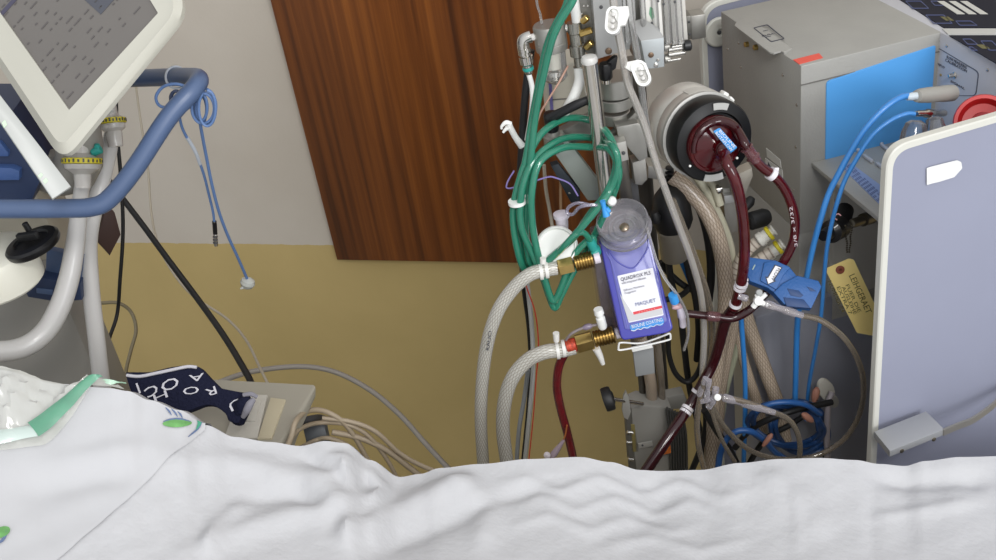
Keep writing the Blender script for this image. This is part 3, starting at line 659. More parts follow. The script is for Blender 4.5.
# control unit: top deck sloping at the right with two dark keypads, side face with sockets
ux0 = .205
CB('control_unit', (ux0, .40), (-.20, .20), (ledz-A_.z-.1, .0005), mat('control_blue_grey', (192, 193, 199), .45, .1, var=.03), bev=.0025)
kd = mat('keypad_near_black', (24, 26, 40), .6, spec=.2)
for pl, nm in (([(896, -2), (944, 29), (1012, 29), (1012, -18), (880, -18)], 'upper_keypad'), ([(949, 36.5), (1012, 36.5), (1012, 74)], 'lower_keypad')):
    bm = NB(); prism(bm, [up(x, y, .0018) for x, y in pl], Z, .0012); kq = obj(nm, bm, kd, con)
    cells = [(905, 2, 925, 10), (925, 16, 948, 25), (955, 22, 975, 27), (930, 2, 942, 7)] if nm[0] == 'u' else [(962, 40, 975, 46), (980, 42, 996, 52), (968, 48, 976, 52)]
    for k, (x0, y0, x1, y1) in enumerate(cells):
        bm = NB(); s_ = (y1-y0)*.9
        oo = rpoly([(x0, y0), (x1-4, y0), (x1+s_*.6, y1), (x0+s_, y1)], 1, 2); ii = rpoly([(x0+1.4, y0+.8), (x1-4.6, y0+.8), (x1+s_*.6-1.6, y1-.8), (x0+s_+.6, y1-.8)], 1, 2)
        ringprism(bm, [up(p.x, p.y, .0021) for p in oo], [up(p.x, p.y, .0021) for p in ii], Z, .0003); obj('key_outline', bm, mat('keypad_blue_print', (52, 66, 112), .4), kq)
    bm = NB(); g0 = (940, 18) if nm[0] == 'u' else (976, 46); prism(bm, [up(g0[0]+x, g0[1]+y, .0021) for x, y in ((0, 0), (8, 0), (14, 4), (6, 4))], Z, .0003); obj('key_glyph', bm, mat('key_olive_print', (96, 92, 50), .4), kq)
    if nm[0] == 'u':
        for dx in (0, 11.5, 23):
            bm = NB(); prism(bm, [up(x+dx, y, .0022) for x, y in ((937, 2.5), (944, 2.5), (965, 15.5), (957, 15.5))], Z, .0004); obj('white_stripe', bm, mat('keypad_white_print', (196, 196, 190), .4), kq)
bm = NB(); prism(bm, [up(x, y, .0022) for x, y in ((942, 30), (1012, 30), (1012, 35.5), (948, 35.5))], Z, .0016); obj('deck_strip', bm, mat('pale_trim', (186, 186, 182), .4), con)
UPl = A_+E1*ux0
def US(x, y, off=0): return PL(x, y, UPl-E1*off, -E1)
bm = NB(); oo = rpoly([(937, 47), (979, 72), (976, 96), (926, 96)], 4, 4); ii = rpoly([(937.6, 48), (978, 72.4), (975.2, 95.4), (927, 95.4)], 4, 4)
ringprism(bm, [US(p.x, p.y, .0005) for p in oo], [US(p.x, p.y, .0005) for p in ii], -E1, .0005); obj('engraved_outline', bm, mat('line_grey', (96, 98, 108), .5), con)
for bl, br, s_, h_ in (((947, 58), (967, 69), 'FLOW MEASURING', 3), ((945.5, 61), (967, 72.5), 'CALIBRATION', 3), ((937, 64), (945, 69), 'INPUT', 2.2), ((951, 82), (965, 90), 'SIGNAL', 2.4), ((931, 86), (936, 88.5), 'ON', 2)):
    text(s_, bl, br, UPl, -E1, mat('line_grey', (96, 98, 108)), con, 'panel_lettering', hpx=h_, off=.0003)
screw(US(947, 46), -E1); screw(US(988, 70), -E1); screw(US(941, 75), -E1, .0018, brass)
p = US(955, 75); cyl('toggle_switch', p, p-E1*.010+Z*.001, .0028, chrome, con)
tag(cyl('switch_nut', p, p-E1*.002, .0045, chrome, con))
# two plugs
pg = mat('plug_grey', (150, 148, 142), .45)
def lath(name, a, b, prof, m, parent, n=20):
    d = (b-a); L_ = d.length; bm = NB(); lathe(bm, a, d, [(r, z*L_) for r, z in prof], n); return obj(name, bm, m, parent)
c1 = T('sensor_lead', [(912, 96, 1.225), (902, 97, 1.22), (886, 107, 1.215), (866, 128, 1.21), (850, 153, 1.205), (838, 175, 1.20), (829, 193, 1.20), (822, 214, 1.20), (814, 243, 1.21), (807, 275, 1.215), (806, 284, 1.22)], .0040, mat('bright_blue_cable', (58, 130, 200), .35, coat=.2), label='thicker blue cable from upper grey console plug down to the blue flow sensor', cat='cable', n=12)
lath('grey_plug', V(916, 96, 1.222), V(952, 93, 1.26), [(.004, 0), (.0075, .02), (.009, .12), (.0095, .3), (.0098, .31), (.0098, .7), (.0105, .72), (.0105, 1)], pg, c1)
lath('white_boot', V(907, 97, 1.222), V(917, 95.8, 1.222), [(.0042, 0), (.005, .5), (.0045, 1)], mat('pale_boot', (190, 200, 206), .4), c1)
c2 = T('sensor_lead', [(915, 114, 1.2), (906, 114, 1.2), (890, 121, 1.198), (872, 136, 1.195), (856, 160, 1.19), (845, 180, 1.19), (838, 200, 1.19), (832, 222, 1.2), (827, 248, 1.21), (824, 278, 1.215), (821, 316, 1.22), (815, 352, 1.24), (809, 385, 1.26), (806, 420, 1.27)], .0029, mat('bright_blue_cable', (58, 130, 200)), label='thinner blue cable from the lower metal console plug, running down past the flow sensor', cat='cable', n=12)
lath('metal_plug', V(916, 113.5, 1.205), V(944, 113, 1.25), [(.003, 0), (.004, .05), (.004, .3), (.0055, .34), (.0055, .6), (.0045, .62), (.0045, 1)], chrome, c2)
# red rotary knob
kc = V(983, 122, 1.19); kx = (NV*.75+Z*.5-R0*.35).normalized()
kn = lath('red_knob', kc-kx*.03, kc, [(.030, 0), (.034, .3), (.0345, .85), (.033, 1), (.029, 1.0), (.027, .85), (.024, .55), (.001, .5)], mat('red_plastic', (190, 34, 36), .4), con, 40)
lath('knob_hub', kc-kx*.015, kc-kx*.004, [(.014, 0), (.013, .9), (.011, 1), (.001, 1)], mat('dark_red_plastic', (150, 24, 30), .4), kn, 30)
# clear cover standing on the ledge
cvm = clr('clear_cover', (150, 152, 160), .15, .5)
cv = thing('clear_cover', 'clear plastic cap hanging below the plugs behind the board rim', 'cover')
lath('cover_shell', V(916, 120, 1.20), V(912, 150, 1.19), [(.006, 0), (.012, .1), (.016, .4), (.018, 1)], cvm, cv, 24)
lath('cover_shell', V(934, 116, 1.21), V(936, 146, 1.19), [(.004, 0), (.010, .1), (.014, .5), (.016, 1)], cvm, cv, 24)
# sockets in the recess
sk = thing('socket_plug', 'black round plug with red mark and metal socket under the console ledge', 'plug')
lath('plug_body', V(842, 226, 1.26), V(823, 236, 1.22), [(.011, 0), (.0155, .1), (.0155, .6), (.009, .7), (.007, 1)], blackp, sk, 24)
lath('plug_body', V(845, 210, 1.30), V(838, 228, 1.26), [(.012, 0), (.014, .5), (.013, 1)], rubber, sk, 24)
bm = NB(); p = V(838, 217, 1.225); tube(bm, [p+RT*.004*cos(q)+UP*.004*sin(q) for q in (0.4, 1.2, 2, 2.8, 3.6, 4.4)], .0009, 6); obj('red_mark', bm, mat('pale_red_print', (200, 150, 150), .5), sk)
bm = NB(); tube(bm, [V(834, 228, 1.222), V(838, 225, 1.222)], .0009, 6); obj('white_mark', bm, white, sk)
lath('metal_socket', V(851, 224, 1.25), V(872, 217, 1.29), [(.002, 0), (.0055, .01), (.0065, .1), (.0065, .5), (.009, .55), (.009, 1)], mat('dull_metal', (120, 114, 100), .35, .9), sk, 24)
# bead chain
ch = thing('bead_chain', 'small metal bead chain hanging from the socket above the yellow tag', 'chain')
bm = NB(); 
for k in range(13):
    t = k/12; 
    for sx in (-1, 1):
        p = V(848.5+sx*(3.2-2.2*t)+sin(k)*.4, 226+26*t, 1.235); lathe(bm, p-Z*.0014, Z, [(.0002, 0), (.0012, .0005), (.0014, .0014), (.0012, .0023), (.0002, .0028)], 8)
o_ = obj('bead_string', bm, mat('dull_metal', (120, 114, 100)), ch); tag(o_, kind='stuff')
# yellow tag
tn = (NV*.9+Z*.2-R0*.15).normalized(); tp = V(850, 290, 1.23)
bm = NB(); slab(bm, [(827, 273), (826, 268.5), (849, 258.5), (854, 260), (885, 326), (880, 337), (857, 333)], tp, tn, .0009, .0002, 1.5)
tg = obj('yellow_tag', bm, mat('manila_card', (236, 212, 134), .65, var=.05), label='yellow card tag with brown eyelet and faint print, hanging beside the board', cat='tag')
bm = NB(); ec = PL(840, 269.5, tp, tn)+tn*.0006; lathe(bm, ec, tn, [(.0022, 0), (.0058, 0), (.006, .0008), (.0024, .0012), (.0022, 0)], 24); obj('eyelet', bm, mat('brown_eyelet', (134, 70, 48), .5), tg)
tx = Vector((24, 52)).normalized()
for k, (s_, u0, v0, L_, h_) in enumerate((('LEIHGERAET', 10, 21, 42, 6), ('FUER DIE', 18, 14, 30, 3.4), ('AUSLEIHE', 18, 9.5, 30, 3.4), ('EXTRA 7', 16, 5, 30, 3.4), ('NUMMER 24', 6, -1, 34, 4))):
    nx = Vector((tx.y, -tx.x)); b0 = Vector((829, 283))+tx*(u0-8)*.9+nx*v0; b1 = b0+tx*L_
    text(s_, (b0.x, b0.y), (b1.x, b1.y), tp, tn, mat('tag_print', (100, 92, 44), .6), tg, 'tag_lettering', hpx=h_, off=.0003, depth=.0002)
# ------------------------------------------------------------------ foreground board
BA = V(880, 300, 1.10); bang = radians(57.3); B1 = Vector((sin(bang), cos(bang), 0)); BN = Vector((cos(bang), -sin(bang), 0))
brd = thing('bed_end_board', 'lavender grey bed end board with white rounded rim at the right foreground', 'board')
rimm = mat('cream_white_rim', (206, 205, 196), .4); lav = mat('lavender_grey_laminate', (142, 145, 163), .5, var=.03, vscale=6)
def BP(x, y, off=0): return PL(x, y, BA, BN)+BN*off
w0, w1 = BP(886.5, 170), BP(996, 116)
zt = BP(892, 147); zt2 = BP(996, 116.5)
def board(parent, o, u, n, width, ztop, zbot, rim, rad, depth, m_in):
    c = lambda s, z: o+u*s+Z*(z-o.z)
    def outl(i, k=10):
        pts = rpoly([(i, zbot-0.0), (i, ztop-i), (width-i, ztop-i), (width-i, zbot)], [0, rad-i*.8, rad-i*.8, 0], k); return [c(p.x, p.y) for p in pts]
    def fr(i): return outl(i)
    a, b = fr(0), fr(rim)
    bm = NB(); quadstrip(bm, [[p-n*depth for p in b], [p-n*depth for p in fr(.0015)], [p-n*(depth-.0015) for p in a], [p-n*.0015 for p in a], fr(.0015), fr(rim-.001), [p-n*.0015 for p in b]], close=False)
    obj('rim', bm, rimm, parent)
    bm = NB(); prism(bm, [p-n*.0015 for p in b], n, depth-.003); obj('panel', bm, m_in, parent)
o_ = Vector((w0.x, w0.y, w0.z)); ztop_ = (zt.z)
board(brd, o_, B1, BN, .95, BP(925, 137).z+.0, .25, .0095, .030, .012, lav)
bm = NB(); oo = rpoly([(926.5, 185), (926.5, 168), (931, 166.5), (957, 160), (961, 162), (962, 168), (954, 177), (938, 182), (933, 183)], 1, 2)
prism(bm, [BP(p.x, p.y, .0006) for p in oo], BN, .0005); obj('torn_sticker', bm, mat('off_white_sticker', (224, 224, 222), .5, var=.05, vscale=90), brd)
brk = thing('metal_bracket', 'satin metal bracket with two screws and long curved bar on the board', 'bracket')
bx0 = V(891, 452, 1.035)
n_ = BN
tp_ = [(873, 431), (926, 411), (944.5, 429), (890, 451)]
zz = V(890, 451, 1.045).z
bm = NB(); q4 = [onz(x, y, zz) for x, y in tp_]; q4[0] = onz(874, 431.5, zz); prism(bm, q4, Z, .010, .001); obj('bracket_block', bm, mat('anodised_metal', (176, 177, 178), .45, .5), brk)
q_a, q_b = onz(890, 451, zz), onz(944.5, 429, zz); fd = (q_b-q_a).normalized(); fn = Vector((fd.y, -fd.x, 0)); 
if fn.dot(NV) < 0: fn = -fn
for x, y in ((902, 451), (934, 439.5)): screw(PL(x, y, q_a+fn*.0005, fn), fn, .003, mat('dull_metal', (120, 114, 100)), brk)
bm = NB(); strip = [q_b-Z*.005-fd*.002]; zc = zz-.005
for x, y in ((958, 426), (972, 420.5), (986, 411), (998, 401), (1010, 388)): strip.append(onz(x, y, zc))
q_ = strip[-1]-strip[-2]; q_.normalize(); dd_ = (BA-strip[-1]).dot(BN); strip.append(strip[-1]+q_*.05+BN*(dd_*.6)); strip.append(strip[-1]+q_*.04+BN*((BA-strip[-1]).dot(BN)-.001))
pth = catmull(strip, 5); rg = []
for i, p in enumerate(pth):
    t = (pth[min(i+1, len(pth)-1)]-pth[max(i-1, 0)]).normalized(); s_ = Vector((t.y, -t.x, 0)).normalized()
    rg.append([p+s_*.0015+Z*.005, p-s_*.0015+Z*.005, p-s_*.0015-Z*.005, p+s_*.0015-Z*.005])
L_ = quadstrip(bm, rg); bm.faces.new(L_[0]); bm.faces.new(L_[-1]); obj('curved_bar', bm, mat('anodised_warm', (158, 154, 146), .4, .6), brk)
# back board with round bumper
bb_ = thing('bed_end_board', 'lavender bed end board with white round bumper, partly hidden behind the console', 'board')
B2 = V(703, 60, 1.66)
board(bb_, Vector((B2.x, B2.y, B2.z)), B1, BN, .44, V(712, 8, 1.66).z+.008, .25, .0095, .035, .012, lav)
wc = PL(717, 31, B2, BN)+BN*.002
bmp = obj('round_bumper', (lambda b: (lathe(b, wc, BN, [(.022, 0), (.024, .001), (.024, .005), (.022, .007), (.006, .007), (.005, .005), (.001, .005)], 36), b)[1])(NB()), rimm, bb_)
screw(wc+BN*.006, BN, .0035, dgrey, bmp, 'bumper_screw')
bm = NB(); slab(bm, [(689, 13.5), (692, 15), (692, 37), (689.5, 33)], V(690, 25, 1.5), NV, .02, .0005); slabm = NB()
bm.free()
bm = NB(); prism(bm, [W(a, b, .001) for a, b in ((677, -30), (687, -30), (684.5, -2), (680, 14), (678.5, 2))], -Y, .0008)
obj('blue_sticker', bm, mat('strong_blue_sticker', (30, 96, 206), .5), label='pointed strong blue sticker on the pale wall at the top edge', cat='sticker')
wbk = thing('wall_bracket', 'small grey metal angle bracket beside the rear bed end board', 'bracket')
p = V(694, 26, 1.60)
bm = NB(); box(bm, p, R0, AZ, Z, (-.004, .018), (0, .03), (-.022, .016), .001); o_ = obj('bracket_block', bm, alu, wbk)
bm = NB(); box(bm, p, R0, AZ, Z, (-.012, -.003), (0, .03), (-.02, .017), .001); obj('bracket_flange', bm, alud, wbk)
for dz in (-.012, .008): screw(p-R0*.0075+Z*dz, NV, .002, dgrey, wbk)
# ================================================================== centre: pump mast and gas block
mast = thing('equipment_mast', 'steel equipment mast with rod, clamps and metal plates behind the green coil', 'mast')
def rodv(name, x0, y0, x1, y1, h, r, m, parent, cap=True):
    a = V(x0, y0, h); b = V(x1, y1, h); return cyl(name, b, a, r, m, parent, .001, 24)
rodv('steel_rod', 589.5, 60, 608, 205, 1.25, .0098, steel, mast)
c = V(589, 57.5, 1.25); bm = NB(); lathe(bm, V(589.5, 61, 1.25), Z, [(.0098, -.002), (.0102, 0), (.0102, .003), (.0085, .006), (.001, .0075)], 24); obj('rod_cap', bm, mat('pale_cap', (210, 208, 204), .35), mast)
# main column behind, going down to the floor
a = V(632, 60, 1.42)
bm = NB(); lathe(bm, Vector((a.x, a.y, .03)), Z, [(.001, 0), (.11, 0), (.12, .02), (.11, .04), (.02, .05), (.0165, .06), (.0165, a.z-.03)], 32); obj('column', bm, mat('dark_steel', (104, 100, 94), .35, .8), mast)
# large plates at top
def plate(name, px, h, t, m, parent, n=NV, bev=.0008, rnd=0, off=0):
    cx = sum(p[0] for p in px)/len(px); cy = sum(p[1] for p in px)/len(px)
    bm = NB(); slab(bm, px, V(cx, cy, h), n, t, bev, rnd, off); return obj(name, bm, m, parent)
gb = thing('gas_blender', 'grey metal gas blender with glass flow tubes at the top of the mast', 'blender')
ptm = mat('pale_grey_metal', (176, 176, 174), .38, .45, var=.03)
plate('front_plate', [(592.5, -14), (592.5, -2), (597, 59.5), (630, 49), (636, 18), (634, -16)], 1.27, .05, ptm, gb)
plate('side_plate', [(578, -16), (579, 10), (585, 52), (596, 60), (592.5, -16)], 1.285, .04, alud, gb)
screw(V(608.5, 51, 1.27)+NV*.0006, NV, .0042, mat('brown_screw', (112, 92, 74), .4, .6), gb); screw(V(601, 7, 1.27)+NV*.0004, NV, .0022, dgrey, gb)
for q in ((584, 6), (588, 6), (582, 14)): screw(V(*q, 1.284), NV, .0016, chrome, gb)
plate('middle_block', [(626, -16), (630, 24), (636, 62), (648, 66), (664, 40), (662, -16)], 1.30, .04, alu, gb)
screw(V(629.5, 33, 1.262), NV, .002, chrome, gb)
# flow tube panels
plate('scale_plate', [(640, -16), (643, 24), (652, 46), (664, 44), (660, -16)], 1.268, .004, mat('pale_scale', (218, 216, 210), .35), gb)
plate('scale_plate', [(659, -16), (663, 42), (688, 40), (684, -16)], 1.285, .01, mat('pale_scale_grey', (196, 193, 186), .35), gb)
plate('green_scale_mark', [(650, 7), (653, 8), (654.5, 17), (652, 20), (649, 14)], 1.2675, .0005, mat('scale_green', (110, 160, 128), .5), gb, bev=0)
for x0, x1, h in ((653, 657.5, 1.266), (665, 668, 1.27), (671, 675, 1.27), (677, 681, 1.27), (641, 645, 1.26), (623, 628, 1.255)):
    T('flow_tube', [(x0, -20, h), ((x0+x1)/2, 12, h), (x1, 43, h)], .0036 if x0 < 650 else .0042, clearp, gb, n=12)
for q in ((663.5, 4), (675, 2), (652, 23), (658, 1)): screw(V(*q, 1.264), NV, .0016, dgrey, gb)
for k, (x, y, L) in enumerate(((668, 50, 15), (671, 47, 15), (668, 55, 17), (667, 61, 14))):
    cyl('chrome_fitting', V(x, y, 1.275), V(x+L, y-L*.17, 1.275), .0035 if k < 3 else .002, chrome, gb)
cyl('black_knob', V(683, 46, 1.272), V(691, 44.8, 1.272), .0072, blackp, gb, .0015)
for q in ((666.5, 47), (667, 59)): cyl('fitting_block', V(q[0]-3, q[1], 1.28), V(q[0]+3, q[1]-1, 1.28), .006, alu, gb)
# wedge block
wd = thing('clamp_block', 'light grey metal wedge block with two screws left of the flow tubes', 'block')
plate('block_face', [(640.5, 41), (664, 37.5), (664.5, 67), (646, 69.5)], 1.235, .05, mat('pale_blue_grey_metal', (172, 177, 178), .4, .4), wd)
bm = NB(); a = [V(640.5, 40.6, 1.235), V(663.5, 37.4, 1.235), V(657, 27, 1.255), V(643, 18, 1.265), V(630, 22, 1.27)]
prism(bm, a, (a[1]-a[0]).cross(a[3]-a[0]).normalized()*-1 if (a[1]-a[0]).cross(a[3]-a[0]).dot(NC) < 0 else (a[1]-a[0]).cross(a[3]-a[0]).normalized(), .004, .0005); obj('block_slope', bm, ptm, wd)
screw(V(651, 55, 1.2345), NV, .0034, mat('brown_screw', (112, 92, 74)), wd); screw(V(656, 65, 1.2345), NV, .0028, chrome, wd); screw(V(658, 60, 1.2345), NV, .0018, chrome, wd)
# grey backdrop plate carrying the pump
# collar clamps round the column with a black knob
for y0, y1, r in ((94, 76, .0225), (106, 96, .0225), (121, 111, .019)):
    p = V(616, y0, 1.30); q = V(614, y1, 1.30)
    bm = NB(); L = (q-p).length; lathe(bm, p, Z, [(.001, 0), (r-.001, 0), (r, .001), (r, L-.001), (r-.001, L), (.001, L)], 30); obj('collar', bm, alu, mast)
ck = lath('star_knob', V(606, 79, 1.27), V(605, 63, 1.27), [(.007, 0), (.0085, .1), (.0085, .85), (.007, 1), (.001, 1)], blackp, mast)
lath('knob_stem', V(606.5, 83, 1.27), V(606, 74, 1.27), [(.0055, 0), (.0055, 1)], chrome, ck)
plate('knob_wing', [(604, 66), (615, 57), (618, 57.5), (616, 69), (608, 74)], 1.268, .008, rubber, ck, bev=.0015)
# bracket blocks below
plate('bracket_block', [(616, 127), (638, 123), (646, 128), (648, 158), (640, 162), (618, 137)], 1.26, .03, alu, mast, bev=.002)
plate('bracket_block', [(632, 163), (646, 158), (648, 180), (642, 186), (635, 185)], 1.265, .022, alu, mast, bev=.003)
plate('bracket_block', [(613.5, 144), (626, 141), (629, 160), (617, 163)], 1.245, .022, mat('bright_alu', (186, 184, 178), .35, .6), mast, bev=.0012)
screw(V(623.5, 153, 1.2445), NV, .0025, dgrey, mast, 'hex_screw')
plate('dark_rail', [(617, 162), (628, 160), (634, 208), (622, 212)], 1.28, .015, mat('dark_steel', (104, 100, 94)), mast)
plate('dark_rail', [(630, 182), (638, 184), (641, 212), (634, 212)], 1.285, .012, dgrey, mast)
plate('cross_bar', [(610, 136), (636, 112), (640, 117), (616, 141)], 1.275, .012, alud, mast)
plate('cross_bar', [(648, 166), (672, 170), (670, 182), (648, 178)], 1.33, .03, alu, mast)
# sloping arm, with black ratchet lever
arm = thing('support_arm', 'grey flat metal arm sloping down from the black ratchet lever', 'arm')
plate('arm_bar', [(545, 140), (563, 134), (600, 183), (604, 200), (588, 201)], 1.28, .014, mat('arm_grey', (150, 156, 150), .42, .4), arm, bev=.0015)
plate('upper_bar', [(556, 134), (590, 117), (606, 128), (608, 138), (566, 144)], 1.30, .016, alud, arm, bev=.001)
plate('shaded_underside', [(551, 166), (558, 164), (580, 190), (580, 203), (571, 203)], 1.285, .012, mat('underside_shade', (44, 50, 56), .5, .4), arm)  # dark underside of the grey arm, its shade put into a blue-black plate
lath('arm_boss', V(554.5, 152, 1.275), V(552.5, 130, 1.275), [(.008, 0), (.0125, .2), (.0125, .75), (.009, .8), (.0085, 1)], alu, arm, 26)
screw(V(569.5, 193, 1.272), NV, .0014, chrome, arm)
lv = thing('ratchet_lever', 'black ratchet lever with cylindrical boss left of the steel rod', 'lever')
lath('lever_boss', V(552.5, 131, 1.272), V(550, 112, 1.272), [(.0075, 0), (.0085, .08), (.009, .6), (.0095, .8), (.008, .97), (.001, 1)], blackp, lv, 24)
bm = NB(); tube(bm, [V(549, 119, 1.268), V(562, 112, 1.262), V(576, 105, 1.258), V(590, 99, 1.256)], [.0075, .006, .0062, .005], 14, flat=.8); obj('lever_arm', bm, blackp, lv)
# gas filter with fittings
gf = thing('gas_filter', 'grey capped glass gas filter with chrome elbow, left of the mast top', 'filter')
lath('filter_cap', V(552, 49, 1.29), V(548.5, 24, 1.29), [(.001, 0), (.0195, 0), (.02, .05), (.02, .28), (.0195, .3), (.02, .32), (.02, .93), (.0185, 1), (.001, 1)], alu, gf, 32)
lath('filter_element', V(554, 68, 1.29), V(552, 50, 1.29), [(.001, 0), (.009, 0), (.009, 1), (.001, 1)], mat('filter_cream', (216, 214, 200), .6), gf)
lath('filter_bowl', V(556, 83, 1.29), V(552, 50, 1.29), [(.004, 0), (.011, .08), (.0155, .2), (.0165, 1)], clearp, gf, 28)
lath('drain_fitting', V(556, 84, 1.288), V(555, 70, 1.29), [(.003, 0), (.006, .3), (.0045, .4), (.009, .6), (.0085, .9), (.003, 1)], chrome, gf, 18)
cyl('inlet_nipple', V(530, 38, 1.285), V(538, 35.5, 1.29), .0042, mat('pale_cap', (210, 208, 204)), gf)
T('chrome_elbow', [(531, 36, 1.284), (525, 38.5, 1.284), (523, 43, 1.284), (524.5, 54, 1.284)], .0078, chrome, gf, n=14)
lath('coupling', V(529, 74, 1.284), V(524, 48, 1.284), [(.004, 0), (.0055, .08), (.006, .35), (.0085, .42), (.009, .7), (.007, .72), (.007, .85), (.0085, .88), (.0085, 1)], chrome, gf, 14)
lath('green_ring', V(528.5, 70, 1.284), V(527.8, 67, 1.284), [(.0068, 0), (.0072, .5), (.0068, 1)], teal, gf)
cyl('outlet_nipple', V(563, 29, 1.29), V(574, 26, 1.29), .0052, chrome, gf)
lath('outlet_coupling', V(580, 72, 1.285), V(574, 22, 1.285), [(.006, 0), (.0075, .05), (.0075, .12), (.006, .14), (.006, .3), (.0095, .34), (.0098, .55), (.0078, .57), (.0078, .78), (.009, .8), (.0088, 1)], mat('worn_chrome', (160, 158, 150), .25, .9), gf, 16)
for a_, b_, r in (((580, 34), (592, 30), .0045), ((582, 22), (588, 17), .004), ((586, 48), (592, 42), .0045)): cyl('brass_fitting', V(*a_, 1.28), V(*b_, 1.275), r, brass, gf, n=6)
T('white_inlet_pipe', [(572, -12, 1.285), (575, 8, 1.285), (577, 22, 1.285)], .0062, white, gf)
T('white_hose', [(527.5, 70, 1.284), (531.5, 84, 1.283), (532.5, 98, 1.282), (531, 116, 1.285), (527, 140, 1.29)], .0034, white, label='narrow white hose leaving the chrome coupling beside the wood panel', cat='hose')
T('white_hose', [(579, 68, 1.284), (579.5, 80, 1.28), (575, 94, 1.275), (568, 107, 1.275), (560, 118, 1.285)], .0068, white, label='short thick white hose curving behind the black ratchet lever', cat='hose', n=14)
T('thin_tube', [(536, -10, 1.29), (537, 4, 1.29), (540, 14, 1.29), (542, 24, 1.292)], .0016, clearp, label='thin clear tube entering the top of the gas filter', cat='tube', n=8)
cr_ = thing('cream_unit', 'cream plastic unit below the glass gas filter', 'unit')
plate('unit_body', [(545.5, 77), (572, 62), (590, 62), (590, 118), (549, 122)], 1.36, .05, mat('warm_cream', (206, 200, 184), .45), cr_, bev=.003)
plate('unit_seam', [(549, 99.6), (572, 98), (572, 99), (549, 100.6)], 1.3575, .0008, mat('seam_grey', (110, 108, 104)), cr_, bev=0)
plate('purple_strip', [(548.5, 82), (551.5, 82), (553.5, 111), (550.5, 112)], 1.3575, .001, mat('purple_print', (110, 104, 160), .5), cr_, bev=0)
T('thin_tube', [(568, 66, 1.28), (558, 84, 1.27), (548, 100, 1.27), (540, 114, 1.275), (536, 128, 1.28)], .0013, mat('rose_tube', (190, 150, 132), .3, alpha=.9), label='thin rose tinted tube crossing in front of the cream unit', cat='tube', n=8)
wh = thing('tube_hook', 'small white plastic clip hook projecting over the wood panel', 'hook')
bm = NB(); tube(bm, [V(522, 146, 1.27), V(516, 138, 1.268), V(511, 129, 1.266), V(508, 124, 1.266)], [.0048, .004, .004, .0052], 12); obj('hook_arm', bm, white, wh)
bm = NB(); tube(bm, [V(511, 124, 1.264), V(506, 122.5, 1.264), V(502, 126, 1.264), V(501.5, 129, 1.264)], [.0032, .003, .002, .0014], 10); tube(bm, [V(510, 127, 1.264), V(506, 129, 1.264), V(503, 132.5, 1.264)], [.003, .0026, .0016], 10); obj('hook_jaw', bm, white, wh)
# ------------------------------------------------------------------ tubes on the left of the mast
T('black_hose', [(531, 50, 1.32), (527, 80, 1.32), (524, 110, 1.32), (521, 160, 1.32), (519, 210, 1.33), (521, 250, 1.34), (525, 290, 1.35), (530, 330, 1.36), (531.5, 370, 1.37), (529, 410, 1.38), (523, 470, 1.4)], .0050, rubber, label='black hose running straight down between the green loops to the bed', cat='hose', n=12)
T('grey_hose', [(524, 262, 1.33), (528, 290, 1.335), (532, 330, 1.34), (533, 370, 1.34), (530, 410, 1.34), (524, 470, 1.35)], .0036, mat('pale_grey_tube', (176, 178, 174), .35), label='pale grey thin hose hanging beside the black hose, right strand', cat='hose')
T('grey_hose', [(528, 370, 1.36), (524, 400, 1.36), (519, 430, 1.36), (516, 472, 1.37)], .0036, mat('blue_grey_tube', (140, 144, 146), .4), label='darker blue-grey thin hose hanging beside the black hose, left strand', cat='hose')
T('red_wire', [(519, 250, 1.325), (526, 285, 1.325), (535, 312, 1.325), (538.5, 345, 1.325), (536, 380, 1.325), (533, 420, 1.33), (528, 468, 1.33)], .0010, mat('red_wire', (196, 62, 44), .4), label='thin red wire curving down beside the pale grey hose', cat='wire', n=6)
T('pale_cable', [(544, 165, 1.45), (546, 190, 1.45), (550, 212, 1.45), (553, 232, 1.44)], .0028, mat('pale_cable', (176, 166, 148)), label='pale cable hanging down in front of the wood panel to the white disc', cat='cable')
T('pale_cable', [(561, 170, 1.45), (560.5, 190, 1.45), (561, 214, 1.42)], .0022, mat('brown_cable', (150, 118, 84), .5), label='light brown cable hanging down to the white luer stub', cat='cable')
T('clear_loop', [(514, 171, 1.27), (508, 181, 1.26), (507, 188, 1.255), (516, 187, 1.25), (532, 182, 1.245), (548, 177, 1.245), (556, 178, 1.245), (570, 184, 1.245), (578, 196, 1.24)], .0011, mat('violet_tube', (142, 128, 190), .3, alpha=.85), label='very thin violet tube looping out left of the green tubing', cat='tube', n=6)
